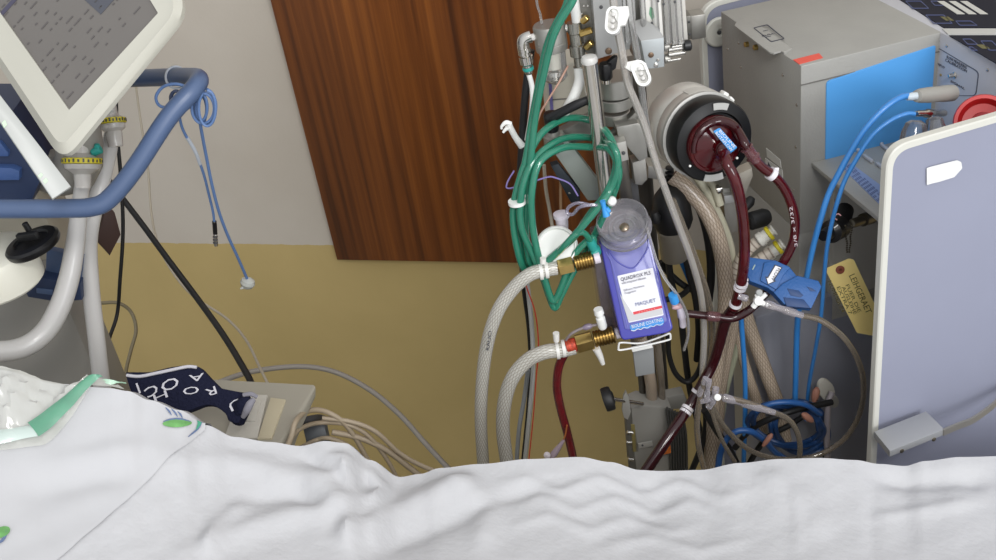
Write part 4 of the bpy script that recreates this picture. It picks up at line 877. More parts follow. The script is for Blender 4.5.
# green oxygen tubing as one long coiled tube
gp = [(577, -14, 1.2), (572, 2, 1.2), (562, 18, 1.2), (554, 34, 1.2), (548.5, 52, 1.205), (544, 72, 1.21), (539, 95, 1.215), (535, 118, 1.22), (532, 145, 1.22), (529, 175, 1.22), (526, 205, 1.22), (526, 235, 1.22), (530, 262, 1.22), (540, 265, 1.215), (556, 253, 1.205), (574, 237, 1.2), (590, 214, 1.2), (605, 195, 1.2), (614, 175, 1.205), (616, 155, 1.21), (608, 134, 1.235), (592, 121, 1.275), (568, 118, 1.275), (545, 130, 1.25), (530, 152, 1.23), (518, 185, 1.22), (513, 215, 1.22), (517, 248, 1.22), (525, 270, 1.22), (538, 268, 1.21), (560, 250, 1.2), (580, 229, 1.19), (600, 205, 1.19), (611, 188, 1.2), (618, 166, 1.2), (613, 146, 1.21), (598, 139, 1.27), (572, 137, 1.265), (552, 144, 1.24), (533, 162, 1.22), (522, 190, 1.21), (521, 225, 1.21), (533, 255, 1.21), (543, 278, 1.21), (549, 296, 1.21), (555, 308, 1.21), (561, 296, 1.21), (571, 276, 1.215), (582, 258, 1.22), (592, 240, 1.22), (604, 215, 1.215), (613, 195, 1.21), (619, 172, 1.2), (610, 150, 1.215), (590, 147, 1.26), (562, 148, 1.235), (540, 162, 1.215), (532, 190, 1.205), (532, 220, 1.205), (537, 250, 1.205), (545, 280, 1.205), (553, 301, 1.205), (561, 288, 1.205), (568, 268, 1.205), (578, 250, 1.205), (592, 238, 1.205), (594, 247, 1.205)]
ox = T('oxygen_tubing', gp, .0047, green, label='long coiled green oxygen tubing hanging from the top of the mast', cat='tubing', n=10, k=7)
T('second_strand', [(570, -14, 1.208), (566, 6, 1.206), (556, 24, 1.205), (547, 45, 1.21), (541, 72, 1.215), (536, 98, 1.22), (531, 125, 1.225), (527, 152, 1.225), (521, 182, 1.225), (516, 212, 1.23), (520, 244, 1.23), (528, 268, 1.23)], .0045, green, ox)
T('cross_strand', [(560, 251, 1.195), (566, 244, 1.19), (576, 234, 1.19), (584, 233, 1.195), (590, 240, 1.2), (594, 248, 1.205)], .0040, green, ox)
tie(ox, V(517, 202, 1.214), Z, .010, white)
lath('green_connector', V(590, 240, 1.2), V(596, 254, 1.21), [(.005, 0), (.0065, .2), (.006, .6), (.008, .65), (.008, .9), (.005, 1)], teal, ox, 16)
# white disc filter with luer stub
df = thing('disc_filter', 'round white disc filter hanging at the lower end of the green coil', 'filter')
dn = (NC*.96-RT*.12+UP*.1).normalized(); dc = V(556.5, 246.5, 1.212)
bm = NB(); lathe(bm, dc-dn*.010, dn, [(.001, 0), (.020, 0), (.0265, .003), (.0275, .005), (.0275, .007), (.026, .0085), (.0255, .0105), (.024, .0112), (.0225, .0075), (.001, .0078)], 40); obj('disc_shell', bm, white, df)
lath('luer_stub', V(563, 231, 1.24), V(561, 213, 1.24), [(.005, 0), (.0075, .15), (.0085, .75), (.0105, .78), (.0105, .97), (.008, 1)], mat('milky_violet', (214, 206, 216), .35), df, 18)
lath('lower_stub', V(545, 263, 1.235), V(546, 282, 1.24), [(.004, 0), (.005, .5), (.0035, 1)], clearp, df, 12)
# water hoses
hw = braid('braided_clear_hose', (204, 202, 194), (156, 150, 138), .92, 16, 2.4, .2)
h1 = T('water_hose', [(557, 268, 1.2), (545, 270, 1.2), (529, 275, 1.2), (512, 290, 1.205), (497, 313, 1.21), (487, 345, 1.22), (482, 385, 1.235), (481, 425, 1.25), (484, 475, 1.27)], .0092, hw, label='braided clear water hose making the larger upper bend, far left of the pair', cat='hose', n=16)
text('RAUCLAIR', (489, 350), (494, 318), V(488, 330, 1.206), NV, ink, h1, 'hose_lettering', hpx=3.2, off=.0005)
h2 = T('water_hose', [(575, 347, 1.2), (562, 350, 1.2), (545, 352, 1.2), (528, 360, 1.205), (513, 377, 1.21), (505, 400, 1.22), (503, 430, 1.235), (508, 470, 1.25)], .0102, hw, label='braided clear water hose making the smaller lower bend into the red-marked connector', cat='hose', n=16)
for h_, pts in ((h1, ((541, 271.5), (546.5, 270))), (h2, ((557.5, 350.5), (563.5, 348.5)))):
    for q in pts: tie(h_, V(*q, 1.2), RT*.97+UP*.15, .0098 if h_ is h1 else .0108, mat('milky_clip', (222, 220, 214), .35), 'hose_clip')
lath('clip_screw', V(543, 263, 1.19), V(543, 258, 1.19), [(.004, 0), (.004, 1)], mat('milky_clip', (222, 220, 214)), h1, 12)
lath('clip_screw', V(556.5, 341, 1.19), V(556, 333, 1.19), [(.004, 0), (.0045, 1)], mat('milky_clip', (222, 220, 214)), h2, 12)
def coupling(name, lab, a, b, red):
    t = thing('brass_coupling', lab, 'coupling'); a = V(*a, 1.2); b = V(*b, 1.2); d = b-a; L = d.length
    def seg(nm, z0, z1, r0, r1, m, n): bm = NB(); lathe(bm, a, d, [(r0*.9, z0*L), (r0, z0*L+.0008), (r1, z1*L-.0008), (r1*.9, z1*L)], n); return obj(nm, bm, m, t)
    seg('hose_barb', 0, .18, .0068 if not red else .010, .0068 if not red else .010, mat('red_marked_brass', (176, 66, 44), .45, .3, var=.5, vscale=260) if red else brass, 18)
    seg('hex_nut', .18, .48, .0115 if not red else .0135, .0115 if not red else .0135, brass, 6)
    bm = NB(); pr = []; 
    for k in range(7): pr += [(.0105 if red else .0098, (.50+k*.052)*L), (.0118 if red else .0110, (.51+k*.052)*L), (.0118 if red else .0110, (.535+k*.052)*L), (.0105 if red else .0098, (.545+k*.052)*L)]
    lathe(bm, a, d, pr, 24); obj('ribbed_sleeve', bm, mat('dull_brass', (150, 122, 68), .32, 1), t)
    seg('white_port', .88, 1.0, .0075, .0075, mat('milky_violet', (214, 206, 216)), 18); return t
coupling('c', 'brass hose coupling of the upper water hose, at top left of the blue oxygenator', (549, 270), (600, 257), False)
coupling('c', 'brass hose coupling with red mark, at bottom left of the blue oxygenator', (566, 347), (622, 332), True)
# ------------------------------------------------------------------ oxygenator
oxg = thing('membrane_oxygenator', 'blue membrane oxygenator with white label and round clear top cap', 'oxygenator')
on = (NV*.90+Z*.42-R0*.02).normalized(); op = V(636, 285, 1.19)
blu = mat('translucent_blue_shell', (62, 62, 158), .2, coat=.6); blu2 = mat('milky_blue_face', (94, 96, 168), .28, coat=.4, var=.04, vscale=30)
def OP(x, y, off=0): return PL(x, y, op, on)+on*off
fr_ = rpoly([(598.5, 239), (612, 232), (648, 228), (673.5, 329), (668, 333), (624, 340.5), (621, 338)], [3, 4, 5, 5, 3, 3, 3], 4)
bm = NB(); prism(bm, [OP(p.x, p.y, 0) for p in fr_], on, .034, .0025, 3); obj('shell', bm, blu, oxg)
bm = NB(); fp = rpoly([(606, 243), (612, 235), (645, 231), (667.5, 322), (625, 330)], [5, 5, 5, 3, 3], 4); prism(bm, [OP(p.x, p.y, .0014) for p in fp], on, .0016, .0012); obj('front_face', bm, blu2, oxg)
bm = NB(); tube(bm, [OP(x, y, .0016) for x, y in ((605, 240), (610, 252), (618, 262), (632, 268), (642, 258), (648, 246), (648, 234))], .0014, 8, flat=.7); obj('curved_ridge', bm, mat('ridge_blue', (92, 94, 176), .25, coat=.5), oxg)
bm = NB(); tube(bm, [OP(x, y, .0012) for x, y in ((606, 252), (613, 268), (628, 329))], .0008, 6); tube(bm, [OP(x, y, .0012) for x, y in ((650, 238), (668, 318))], .0008, 6); obj('edge_ridge', bm, mat('ridge_blue', (92, 94, 176)), oxg)
lb0 = rpoly([(617, 275.8), (652.5, 267.5), (663.5, 315), (628.5, 322.5)], 1.2, 3)
bm = NB(); prism(bm, [OP(p.x, p.y, .0022) for p in lb0], on, .0006); lab = obj('white_label', bm, mat('label_white', (222, 222, 226), .45), oxg)
bm = NB(); prism(bm, [OP(x, y, .0024) for x, y in ((619.5, 293), (628.4, 321.6), (662.8, 314), (661.5, 308.5), (633, 314))], on, .0003); obj('grey_wedge', bm, mat('label_grey', (188, 188, 190), .5), lab)
LP = OP(636, 290, .0024)
text('QUADROX PLS', (621, 281.2), (650.8, 274.2), LP, on, mat('label_ink', (66, 60, 84), .5), lab, 'label_lettering', hpx=3.6)
text('with integrated diffusion', (622, 284.3), (646, 278.7), LP, on, mat('label_pale_ink', (140, 138, 150), .5), lab, 'label_lettering', hpx=2.2)
text('Diffusion Membrane', (624, 291.3), (644.5, 286.4), LP, on, mat('label_pale_ink', (140, 138, 150)), lab, 'label_lettering', hpx=2.0)
text('Oxygenator', (624.8, 294.2), (636.5, 291.4), LP, on, mat('label_pale_ink', (140, 138, 150)), lab, 'label_lettering', hpx=2.0)
text('MAQUET', (635.8, 306.2), (656, 301.6), LP, on, mat('label_blue_ink', (96, 104, 150), .5), lab, 'label_lettering', hpx=3.6)
bm = NB(); prism(bm, [OP(x, y, .0026) for x, y in ((632.7, 311.8), (661.5, 305.2), (662.1, 307.8), (633.4, 314.4))], on, .0003); obj('red_bar', bm, mat('label_red', (206, 52, 62), .5), lab)
text('GETINGE GROUP'[:0]+'- - - - - - -', (639, 313.0), (655, 309.4), OP(640, 310, .0027), on, mat('label_pale_red', (236, 170, 160), .5), lab, 'label_lettering', hpx=None)
bm = NB(); cb = rpoly([(629.5, 325), (662.5, 317.2), (664, 322), (662, 325.5), (655, 325), (648, 328.5), (640, 328), (634, 331), (630.5, 330)], 1.4, 3); prism(bm, [OP(p.x, p.y, .0018) for p in cb], on, .0004); ct = obj('coating_sticker', bm, mat('coating_blue', (44, 134, 206), .4), oxg)
text('BIOLINE COATING', (632, 328.2), (662.5, 321), OP(640, 325, .0019), on, mat('label_white', (222, 222, 226)), ct, 'sticker_lettering', hpx=3.4)
bm = NB(); tube(bm, [OP(631+k*3.2, 330.5-k*.72+(.8 if k % 2 else -.4), .002) for k in range(11)], .0006, 5, flat=.5); obj('sticker_wave', bm, mat('label_white', (222, 222, 226)), ct)
# clear back housing and top cap
bk = clr('violet_grey_clear', (112, 104, 112), .55, .4)
plate('back_housing', [(596, 246), (606, 242), (630, 335), (618, 338), (604, 330), (594, 262)], 1.215, .05, bk, oxg, bev=.004)
ca = (Z*.86+NV*.42-R0*.18).normalized(); cc = V(624.5, 228, 1.215)
u_, w_ = basis(ca)
bm = NB(); lathe(bm, cc-ca*.004, ca, [(.001, 0), (.030, 0), (.0345, .001), (.0352, .003), (.0345, .0048), (.031, .0055), (.030, .0042), (.001, .0042)], 44); obj('cap_disc', bm, clear2, oxg)
bm = NB(); lathe(bm, cc, ca, [(.030, .0), (.0315, .012), (.033, .015), (.0335, .018), (.0315, .0185), (.0305, .015), (.029, .012), (.0275, 0)], 44); obj('cap_rim', bm, clr('clear_ring', (206, 202, 208), .10, .7), oxg)
for r in (.020, .0135):
    bm = NB(); tube(bm, [cc+ca*.0012+u_*r*cos(2*pi*k/20)+w_*r*sin(2*pi*k/20) for k in range(20)], .0011, 6, k=2, closed=True); obj('cap_ring', bm, clear2, oxg)
bm = NB(); lathe(bm, cc, ca, [(.006, 0), (.0062, .003), (.004, .0045), (.001, .005)], 20); obj('centre_screw', bm, mat('dull_brass_dark', (150, 136, 118), .3, .8), oxg)
# blue clamp and luer ball on top
bc = thing('blue_clip', 'small bright blue clip standing at the left edge of the clear cap', 'clip')
T('clip_body', [(602.5, 201, 1.185), (604, 207, 1.185), (606.5, 216, 1.183)], [.0036, .003, .0048], mat('sky_blue_plastic', (60, 150, 220), .35), bc); T('clip_tab', [(606, 208, 1.184), (609, 212, 1.183)], .0032, mat('sky_blue_plastic', (60, 150, 220)), bc)
bm = NB(); lathe(bm, V(611.5, 201, 1.2), NC, [(.001, -.006), (.005, -.004), (.0066, 0), (.005, .004), (.001, .0056)], 16); obj('white_plug', bm, white, label='round white plug beside the blue clip above the clear cap', cat='plug')
T('vent_line', [(590, 205, 1.2), (578, 203, 1.2), (569, 207, 1.205), (567, 213, 1.205), (573, 214, 1.2), (580, 207, 1.19), (592, 205, 1.188), (604, 206, 1.19)], .0022, clr('violet_clear', (170, 162, 186), .3, .5), label='clear violet vent line curling above the white disc filter', cat='line', n=8)
T('vent_line', [(646, 226, 1.2), (651, 242, 1.185), (657, 262, 1.175), (666, 280, 1.17), (678, 296, 1.17), (687, 315, 1.175), (688, 335, 1.18), (684, 350, 1.19)], .0021, clr('clear_line', (184, 180, 178), .25, .6), label='thin clear line running down along the right side of the oxygenator', cat='line', n=8)
sp = thing('sample_port', 'white sampling port with bright blue cap right of the oxygenator', 'port')
lath('blue_cap', V(675, 302, 1.172), V(672.5, 294.5, 1.17), [(.001, 0), (.0058, 0), (.0062, .5), (.0058, 1), (.001, 1)], mat('sky_blue_plastic', (60, 150, 220)), sp, 14)
lath('port_body', V(681, 306, 1.185), V(683, 326, 1.19), [(.004, 0), (.0062, .1), (.0062, .5), (.0045, .6), (.0045, 1)], mat('milky_violet', (214, 206, 216)), sp, 16)
lath('port_side', V(672, 307, 1.185), V(682, 306, 1.185), [(.003, 0), (.0042, .3), (.0042, 1)], mat('port_rose', (206, 170, 172), .3), sp, 14)
pc = thing('luer_cap', 'white luer cap with small grey line above the lower brass coupling', 'cap')
lath('cap_body', V(603, 328, 1.185), V(598, 309, 1.185), [(.005, 0), (.0062, .1), (.0062, .55), (.0045, .58), (.0045, .72), (.0066, .75), (.006, 1), (.001, 1)], white, pc, 18)
T('grey_line', [(600, 324, 1.19), (590, 326, 1.19), (580, 329, 1.19), (571, 334, 1.19), (566, 340, 1.195)], .002, mat('smoke_line', (140, 130, 130), .2, alpha=.9), pc, n=8)
lath('line_joint', V(592, 325.5, 1.19), V(583, 328, 1.19), [(.0025, 0), (.0042, .3), (.0042, .7), (.0025, 1)], mat('mauve_joint', (128, 116, 132), .3), pc, 12)
T('drip_nipple', [(596, 348, 1.19), (600, 356, 1.19), (603, 364, 1.19)], [.0055, .0045, .003], mat('milky_clip', (222, 220, 214)), label='milky drip nipple hanging below the lower brass coupling', cat='nipple')
# holder under the oxygenator
ho = thing('oxygenator_holder', 'white wire cradle and grey plate below the oxygenator', 'holder')
bm = NB(); hp = V(644, 342, 1.175); hq = lambda x, y, h=1.175: V(x, y, h)
tube(bm, [hq(619, 343), hq(618.5, 348), hq(621, 350), hq(645, 345.5), hq(668, 340), hq(670.5, 337.5), hq(669.5, 333.5), hq(664, 335.5), hq(642, 343, 1.18), hq(624, 342.5)], .0013, 8, closed=True, k=4); obj('wire_cradle', bm, white, ho)
plate('white_tab', [(631.5, 349.5), (652, 345), (653, 348), (632.5, 352.5)], 1.178, .006, white, ho)
plate('grey_plate', [(633, 351), (653.5, 346.5), (655, 373.5), (636, 377)], 1.195, .006, mat('flat_grey_plate', (132, 134, 134), .5), ho)
# hoses under the holder
T('dark_pipe', [(634, 340, 1.26), (641, 375, 1.28), (643, 400, 1.3), (645, 430, 1.32)], .0055, mat('dark_steel', (104, 100, 94)), label='dark metal pipe directly under the oxygenator holder, left of braided hose', cat='pipe')
hb = braid('braided_brown_hose', (182, 166, 148), (132, 116, 98), 1, 16, 2.4, .22)
T('braided_hose', [(640, 335, 1.24), (646, 360, 1.25), (651, 385, 1.27), (652, 415, 1.3)], .0085, hb, label='short braided hose standing under the grey holder plate', cat='hose', n=16)
T('clear_hose', [(655, 325, 1.24), (658, 352, 1.25), (661, 380, 1.27), (662, 412, 1.3)], .0058, smoke, label='short smoky clear hose right of the braided one under the holder', cat='hose', n=14)
# ------------------------------------------------------------------ motor unit low
mo = thing('motor_unit', 'grey motor unit with black ribbed bellows low behind the bed', 'motor')
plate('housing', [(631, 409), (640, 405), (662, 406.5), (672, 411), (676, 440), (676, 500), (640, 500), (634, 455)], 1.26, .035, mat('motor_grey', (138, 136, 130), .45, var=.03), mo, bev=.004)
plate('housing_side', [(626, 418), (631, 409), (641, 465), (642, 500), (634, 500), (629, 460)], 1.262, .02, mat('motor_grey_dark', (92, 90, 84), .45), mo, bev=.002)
plate('ochre_insert', [(631, 425), (635, 424), (639, 452), (633, 452)], 1.26, .003, mat('dull_yellow', (128, 116, 70), .5), mo)
bm = NB()
for k in range(7):
    x = 667+k*2.6; tube(bm, [V(x, 408+k*1.2, 1.25), V(x+3.5, 440, 1.25), V(x+4.5, 500, 1.26)], .0021, 8, flat=1.6)
obj('ribbed_bellows', bm, mat('bellows_grey', (62, 62, 60), .4), mo)
plate('type_plate', [(638, 443.5), (652, 441), (653, 446.5), (639, 448.5)], 1.2555, .001, mat('pale_plate', (160, 158, 152), .4), mo, bev=.0002)
screw(V(642.5, 445.3, 1.2545), NV, .0016, dgrey, mo)
plate('orange_sticker', [(661, 441), (670, 438), (671, 453), (662, 455)], 1.2475, .0008, mat('orange_sticker', (196, 104, 40), .5, var=.2, vscale=200), mo, bev=0)
for q in ((630, 432), (629, 442), (631, 459)): cyl('side_bolt', V(q[0]-3, q[1], 1.255), V(q[0]+3, q[1]+.5, 1.255), .003, chrome, mo)
kb = thing('clamp_screw', 'black round clamp knob on a metal shaft above the grey motor unit', 'knob')
lath('knob_wheel', V(603, 400.5, 1.22), V(614, 397, 1.22), [(.006, 0), (.0165, .05), (.0175, .2), (.0175, .7), (.016, .85), (.010, .9), (.007, 1)], rubber, kb, 28)
cyl('shaft', V(613, 399, 1.22), V(643, 404, 1.24), .0028, steel, kb)
plate('bracket_fin', [(622, 410), (623.5, 396), (626, 391), (629, 398), (631, 412), (628, 420), (624, 418)], 1.225, .004, mat('fin_grey', (160, 158, 152), .4, .4), kb)
plate('support_shelf', [(660, 399), (684, 394), (690, 408), (664, 410)], 1.34, .02, mat('shelf_grey', (128, 126, 120), .5), mast)
# ================================================================== pump and blood circuit
pm = thing('centrifugal_pump', 'round grey centrifugal pump motor with black ring and dark red pump head', 'pump')
pf = V(716, 142.5, 1.228); kq = ppm(pf); pax = (-FW*.092+RT*25*kq-UP*33*kq).normalized()
R_ = .0520
mh = mat('pump_silver', (208, 206, 200), .3, .25)
b0 = pf-pax*.104
bm = NB(); lathe(bm, b0, pax, [(.001, 0), (R_*.80, 0), (R_*.98, .003), (R_*1.05, .010), (R_*1.05, .022), (R_*1.06, .024), (R_*1.06, .045), (R_*1.05, .046), (R_*1.05, .047), (R_*1.06, .048), (R_*1.06, .066), (R_*.99, .067)], 48); obj('motor_housing', bm, mh, pm)
bm = NB(); lathe(bm, b0, pax, [(R_*1.0, .064), (R_*1.08, .065), (R_*1.08, .070), (R_*1.0, .071)], 48); obj('housing_ring', bm, mat('pale_ring', (176, 175, 170), .35, .3), pm)
bm = NB(); lathe(bm, b0, pax, [(R_*1.0, .070), (R_*1.02, .072), (R_*1.02, .097), (R_*.985, .100), (R_*.80, .102), (R_*.74, .1035), (R_*.70, .100), (.001, .100)], 48); ring = obj('black_ring', bm, mat('ring_black', (12, 12, 13), .42, spec=.35), pm)
pu, pw = basis(pax, UP)
def PD(a, r, z): return b0+pax*z+(pu*cos(a)+pw*sin(a))*r
sgn = 1 if pw.dot(RT) > 0 else -1
def arc(name, a0, a1, r0, r1, z, t, m, parent):
    bm = NB(); rg = []
    for i in range(13):
        a = sgn*(a0+(a1-a0)*i/12); rg.append([PD(a, r0, z), PD(a, r1, z), PD(a, r1, z-t), PD(a, r0, z-t)])
    L = quadstrip(bm, rg); bm.faces.new(L[0]); bm.faces.new(L[-1]); return obj(name, bm, m, parent)
lgm = mat('silver_label', (176, 176, 172), .4)
arc('silver_arc_label', -.28, .16, R_*.80, R_*.96, .1032, .0014, lgm, ring)
arc('silver_arc_label', 2.7, 3.25, R_*.82, R_*.99, .1030, .0014, lgm, ring)
arc('silver_arc_label', -2.0, -1.75, R_*.99, R_*1.012, .092, .0100, lgm, ring)
arc('housing_label', -.5, .3, R_*1.06, R_*1.07, .060, .018, mat('pale_label_metal', (200, 198, 192), .4, .2), pm)
p = PD(sgn*.42, R_*1.06, .060); bm = NB(); box(bm, p, pax, (pu*cos(.42)+pw*sin(.42)*sgn).cross(pax), (pu*cos(.42)+pw*sgn*sin(.42)), (-.006, .006), (-.004, .004), (0, .005), .0015); obj('white_latch', bm, white, pm)
p = PD(sgn*.62, R_*1.06, .063); bm = NB(); box(bm, p, pax, (pu*cos(.62)+pw*sin(.62)*sgn).cross(pax), (pu*cos(.62)+pw*sgn*sin(.62)), (-.004, .005), (-.005, .003), (0, .004), .0015); obj('white_latch', bm, white, pm)
hc = V(716, 145, 1.218); hc = hc
rb = mat('red_polycarbonate', (66, 9, 14), .14, coat=.15, spec=.4, var=.2, vscale=40); rb2 = mat('red_polycarbonate_dark', (50, 8, 12), .12, coat=.2, spec=.4)
bm = NB(); lathe(bm, hc-pax*.012, pax, [(.001, 0), (.035, 0), (.0362, .004), (.0362, .010), (.035, .012), (.032, .0125), (.0305, .011), (.028, .0115), (.022, .0135), (.014, .0165), (.009, .020), (.0085, .026)], 44); hd = obj('pump_head', bm, rb, pm, label='dark red pump head')
bm = NB(); sp_ = []
for k in range(15):
    a = -1.9+k*2.75/14; sp_.append(hc+(pu*cos(a)+pw*sgn*sin(a))*.031+pax*.002)
end = V(748, 152, 1.205)
tube(bm, sp_+[V(744, 143, 1.205), end], [.0035]*4+[.0050]*5+[.0062]*5+[.0065]*3, 14); obj('volute_outlet', bm, rb2, hd)
lp_ = hc+pax*.0235; ln = pax
def HP(x, y, off=0): return PL(x, y, lp_, ln)+ln*off
bm = NB(); lo_ = [HP(x, y) for x, y in rpoly([(713.5, 131.5), (720, 128), (737.5, 147.5), (731, 153)], 1.2, 3)] if False else [HP(p.x, p.y) for p in rpoly([(713.5, 131.5), (720, 128), (737.5, 147.5), (731, 153)], 1.2, 3)]
prism(bm, lo_, ln, .0015, .0003); bl_ = obj('blue_label', bm, mat('head_label_blue', (52, 142, 210), .4), hd)
text('ROTAFLOW', (714.8, 133.5), (731, 151.5), lp_, ln, mat('label_white', (222, 222, 226)), hd, 'label_lettering', hpx=3.0, off=.0002)
text('BIOLINE', (718.5, 131.5), (734, 148.5), lp_, ln, mat('label_white', (222, 222, 226)), hd, 'label_lettering', hpx=3.0, off=.0002)
for q in ((745, 150), (737, 158), (690, 166)): screw(V(*q, 1.206), pax, .0016, white, hd, 'clear_pin')
# blood lines
wt = mat('cable_tie_white', (224, 220, 224), .35)
t1 = T('blood_line', [hc+pax*.012-UP*.004, hc+pax*.022+RT*.002-UP*.007, V(727, 164, 1.178), V(735, 180, 1.17), V(741, 205, 1.17), V(744, 230, 1.175), V(744.5, 255, 1.18), V(742, 278, 1.185), V(738, 296, 1.19), V(734, 308, 1.195)], .0071, blood, label='thick dark red blood line from pump head centre down to the tied joint', cat='blood line', n=16)
tie(t1, V(741.5, 284, 1.187), V(742, 278, 1.185)-V(738, 296, 1.19), .0073, wt); tie(t1, V(735.5, 304, 1.193), V(738, 296, 1.19)-V(734, 308, 1.195), .0073, wt)
tie(t1, V(740, 287.5, 1.188), V(742, 278, 1.185)-V(738, 296, 1.19), .0073, wt)
bm = NB(); lathe(bm, hc+pax*.016, pax, [(.0085, 0), (.0092, .001), (.0085, .002), (.0085, .004), (.0092, .005), (.0085, .006)], 24); obj('inlet_ribs', bm, rb2, hd)
t2 = T('blood_line', [V(747, 149, 1.205), V(754, 159, 1.202), V(763, 168, 1.2), V(774, 176, 1.2), V(784, 188, 1.2), V(791, 203, 1.2), V(795, 220, 1.2), V(794, 238, 1.2), V(789, 252, 1.2), V(782, 264, 1.2)], .0062, blood, label='thinner dark red blood line arching right from the pump outlet into the blue sensor', cat='blood line', n=16)
lath('clear_connector', V(746, 147, 1.204), V(756, 161, 1.202), [(.0068, 0), (.0088, .05), (.0075, .15), (.0072, .6), (.0092, .7), (.0072, .85), (.0072, 1)], clr('pink_clear', (150, 96, 100), .2, .5), t2, 18)
tie(t2, V(771.5, 174, 1.2), V(774, 176, 1.2)-V(763, 168, 1.2), .0072, wt, w=.0036)
bm = NB(); 
text('3/8 x 3/32', (797.5, 246), (792, 206), V(795, 225, 1.192), NV, mat('tube_print', (200, 186, 190), .5), t2, 'tube_lettering', hpx=3.0)
t3 = T('blood_line', [V(683, 313, 1.19), V(700, 315, 1.19), V(718, 317, 1.19), V(733, 318, 1.19), V(748, 311, 1.19), V(760, 300, 1.195), V(770, 288, 1.2)], [.0052, .0052, .0052, .006, .0058, .0055, .0055], mat('blood_dark', (44, 8, 13), .14, coat=.3, spec=.4), label='dark red line joining the oxygenator outlet to the blue sensor', cat='blood line', n=14)
lath('clear_sleeve', V(707, 316, 1.185), V(719, 317, 1.185), [(.0062, 0), (.0068, .1), (.0068, .9), (.0062, 1)], clr('pink_clear', (150, 96, 100)), t3, 16)
t4 = T('blood_line', [V(733, 310, 1.197), V(725, 322, 1.2), V(719, 345, 1.2), V(712, 366, 1.2), V(702, 384, 1.19), V(690, 405, 1.18), V(668, 438, 1.15), V(640, 480, 1.12)], [.0080, .0082, .0075, .0072, .0072, .0074, .0078, .008], mat('blood_dark', (46, 10, 16)), label='thickest dark red blood line running from the joint down left to the patient bed', cat='blood line', n=16)
tie(t4, V(697.5, 392, 1.186), V(702, 384, 1.19)-V(690, 405, 1.18), .0074, wt); tie(t4, V(687.5, 408.5, 1.177), V(690, 405, 1.18)-V(668, 438, 1.15), .0076, wt); tie(t4, V(685.5, 412, 1.175), V(690, 405, 1.18)-V(668, 438, 1.15), .0076, wt)
t5 = T('blood_line', [(574, 343, 1.23), (565, 353, 1.23), (558.5, 368, 1.23), (557, 388, 1.235), (561, 410, 1.24), (567, 432, 1.24), (573, 458, 1.24), (576, 480, 1.24)], .0064, mat('blood_left', (98, 18, 26), .14, coat=.8, var=.25, vscale=50), label='dark red blood line hanging alone behind the lower brass coupling', cat='blood line', n=16)
T('side_line', [(567, 425, 1.23), (565, 436, 1.23), (561, 445, 1.23), (557, 452, 1.23)], .0011, mat('orange_line', (170, 96, 50), .4), t5, n=6)
lath('clear_luer', V(564, 440, 1.228), V(551, 458, 1.225), [(.002, 0), (.003, .2), (.0045, .5), (.0055, .8), (.003, 1)], mat('mauve_clear', (176, 160, 172), .15, alpha=.7, coat=.6), t5, 12)
bm = NB(); lathe(bm, V(547, 455, 1.222), NC, [(.001, -.005), (.0045, -.003), (.005, .002), (.001, .005)], 12); obj('luer_cap', bm, mat('pale_violet', (206, 198, 202), .4), t5)
# flow sensor
fs = thing('flow_sensor', 'blue flow sensor clamp with a white FLOW arrow beside the pump', 'sensor')
fn_ = (NC*.9+Z*.25-R0*.1).normalized(); fp_ = V(780, 282, 1.175)
sb = mat('sensor_blue', (28, 84, 146), .5, bump=.15, bscale=300); sb2 = mat('sensor_dark_blue', (20, 56, 104), .5)
def fpl(name, px, off, t, m, bev=.0015, par=fs): bm = NB(); slab(bm, px, fp_, fn_, t, bev, 0, off); return obj(name, bm, m, par)
fpl('sensor_body', [(748.6, 257), (773, 260), (789, 266), (797, 276), (788, 304), (768, 288), (750, 281), (747, 275)], 0, .022, sb)
fpl('sensor_lid', [(764, 263), (775, 260.5), (790, 268), (783, 276), (776, 290), (760, 281)], .003, .004, sb, .0012)
fpl('sensor_clasp', [(797, 276), (818, 281), (821.5, 287), (811, 309), (784, 305), (773, 293), (782, 284)], .004, .020, sb, .0018)
fpl('clasp_recess', [(786.5, 289), (798, 291), (803, 296), (800, 298), (790, 296)], .0045, .002, sb2, .0003)
fpl('clasp_recess', [(806, 287), (812, 289), (816, 292), (810, 292)], .0045, .002, sb2, .0003)
fpl('clasp_lip', [(783, 298), (803, 300), (810, 309), (786, 307)], .006, .006, sb2, .001)
fpl('sensor_slot', [(752, 269.5), (754.5, 264.5), (755.5, 265), (753, 270)], .0008, .001, mat('pale_slot', (150, 170, 160), .5), .0001)
fa = fpl('arrow_outline', [(774.6, 265), (782, 268), (774, 280.5), (776, 281.6), (767.5, 285.2), (765, 276.6), (767, 277.8)], .0036, .0005, mat('black_print', (24, 26, 40), .5), 0)
fpl('white_arrow', [(775.2, 266.2), (780.8, 268.5), (772.8, 280.6), (773.8, 281.6), (768, 284.2), (766.3, 278.4), (767.6, 279)], .0040, .0004, mat('label_white', (222, 222, 226)), 0, fa)
text('FLOW', (777.8, 267.8), (770.8, 279.6), PL(775, 275, fp_, fn_)+fn_*.0041, fn_, mat('black_print', (24, 26, 40)), fa, 'arrow_lettering', hpx=3.6, off=.0002)
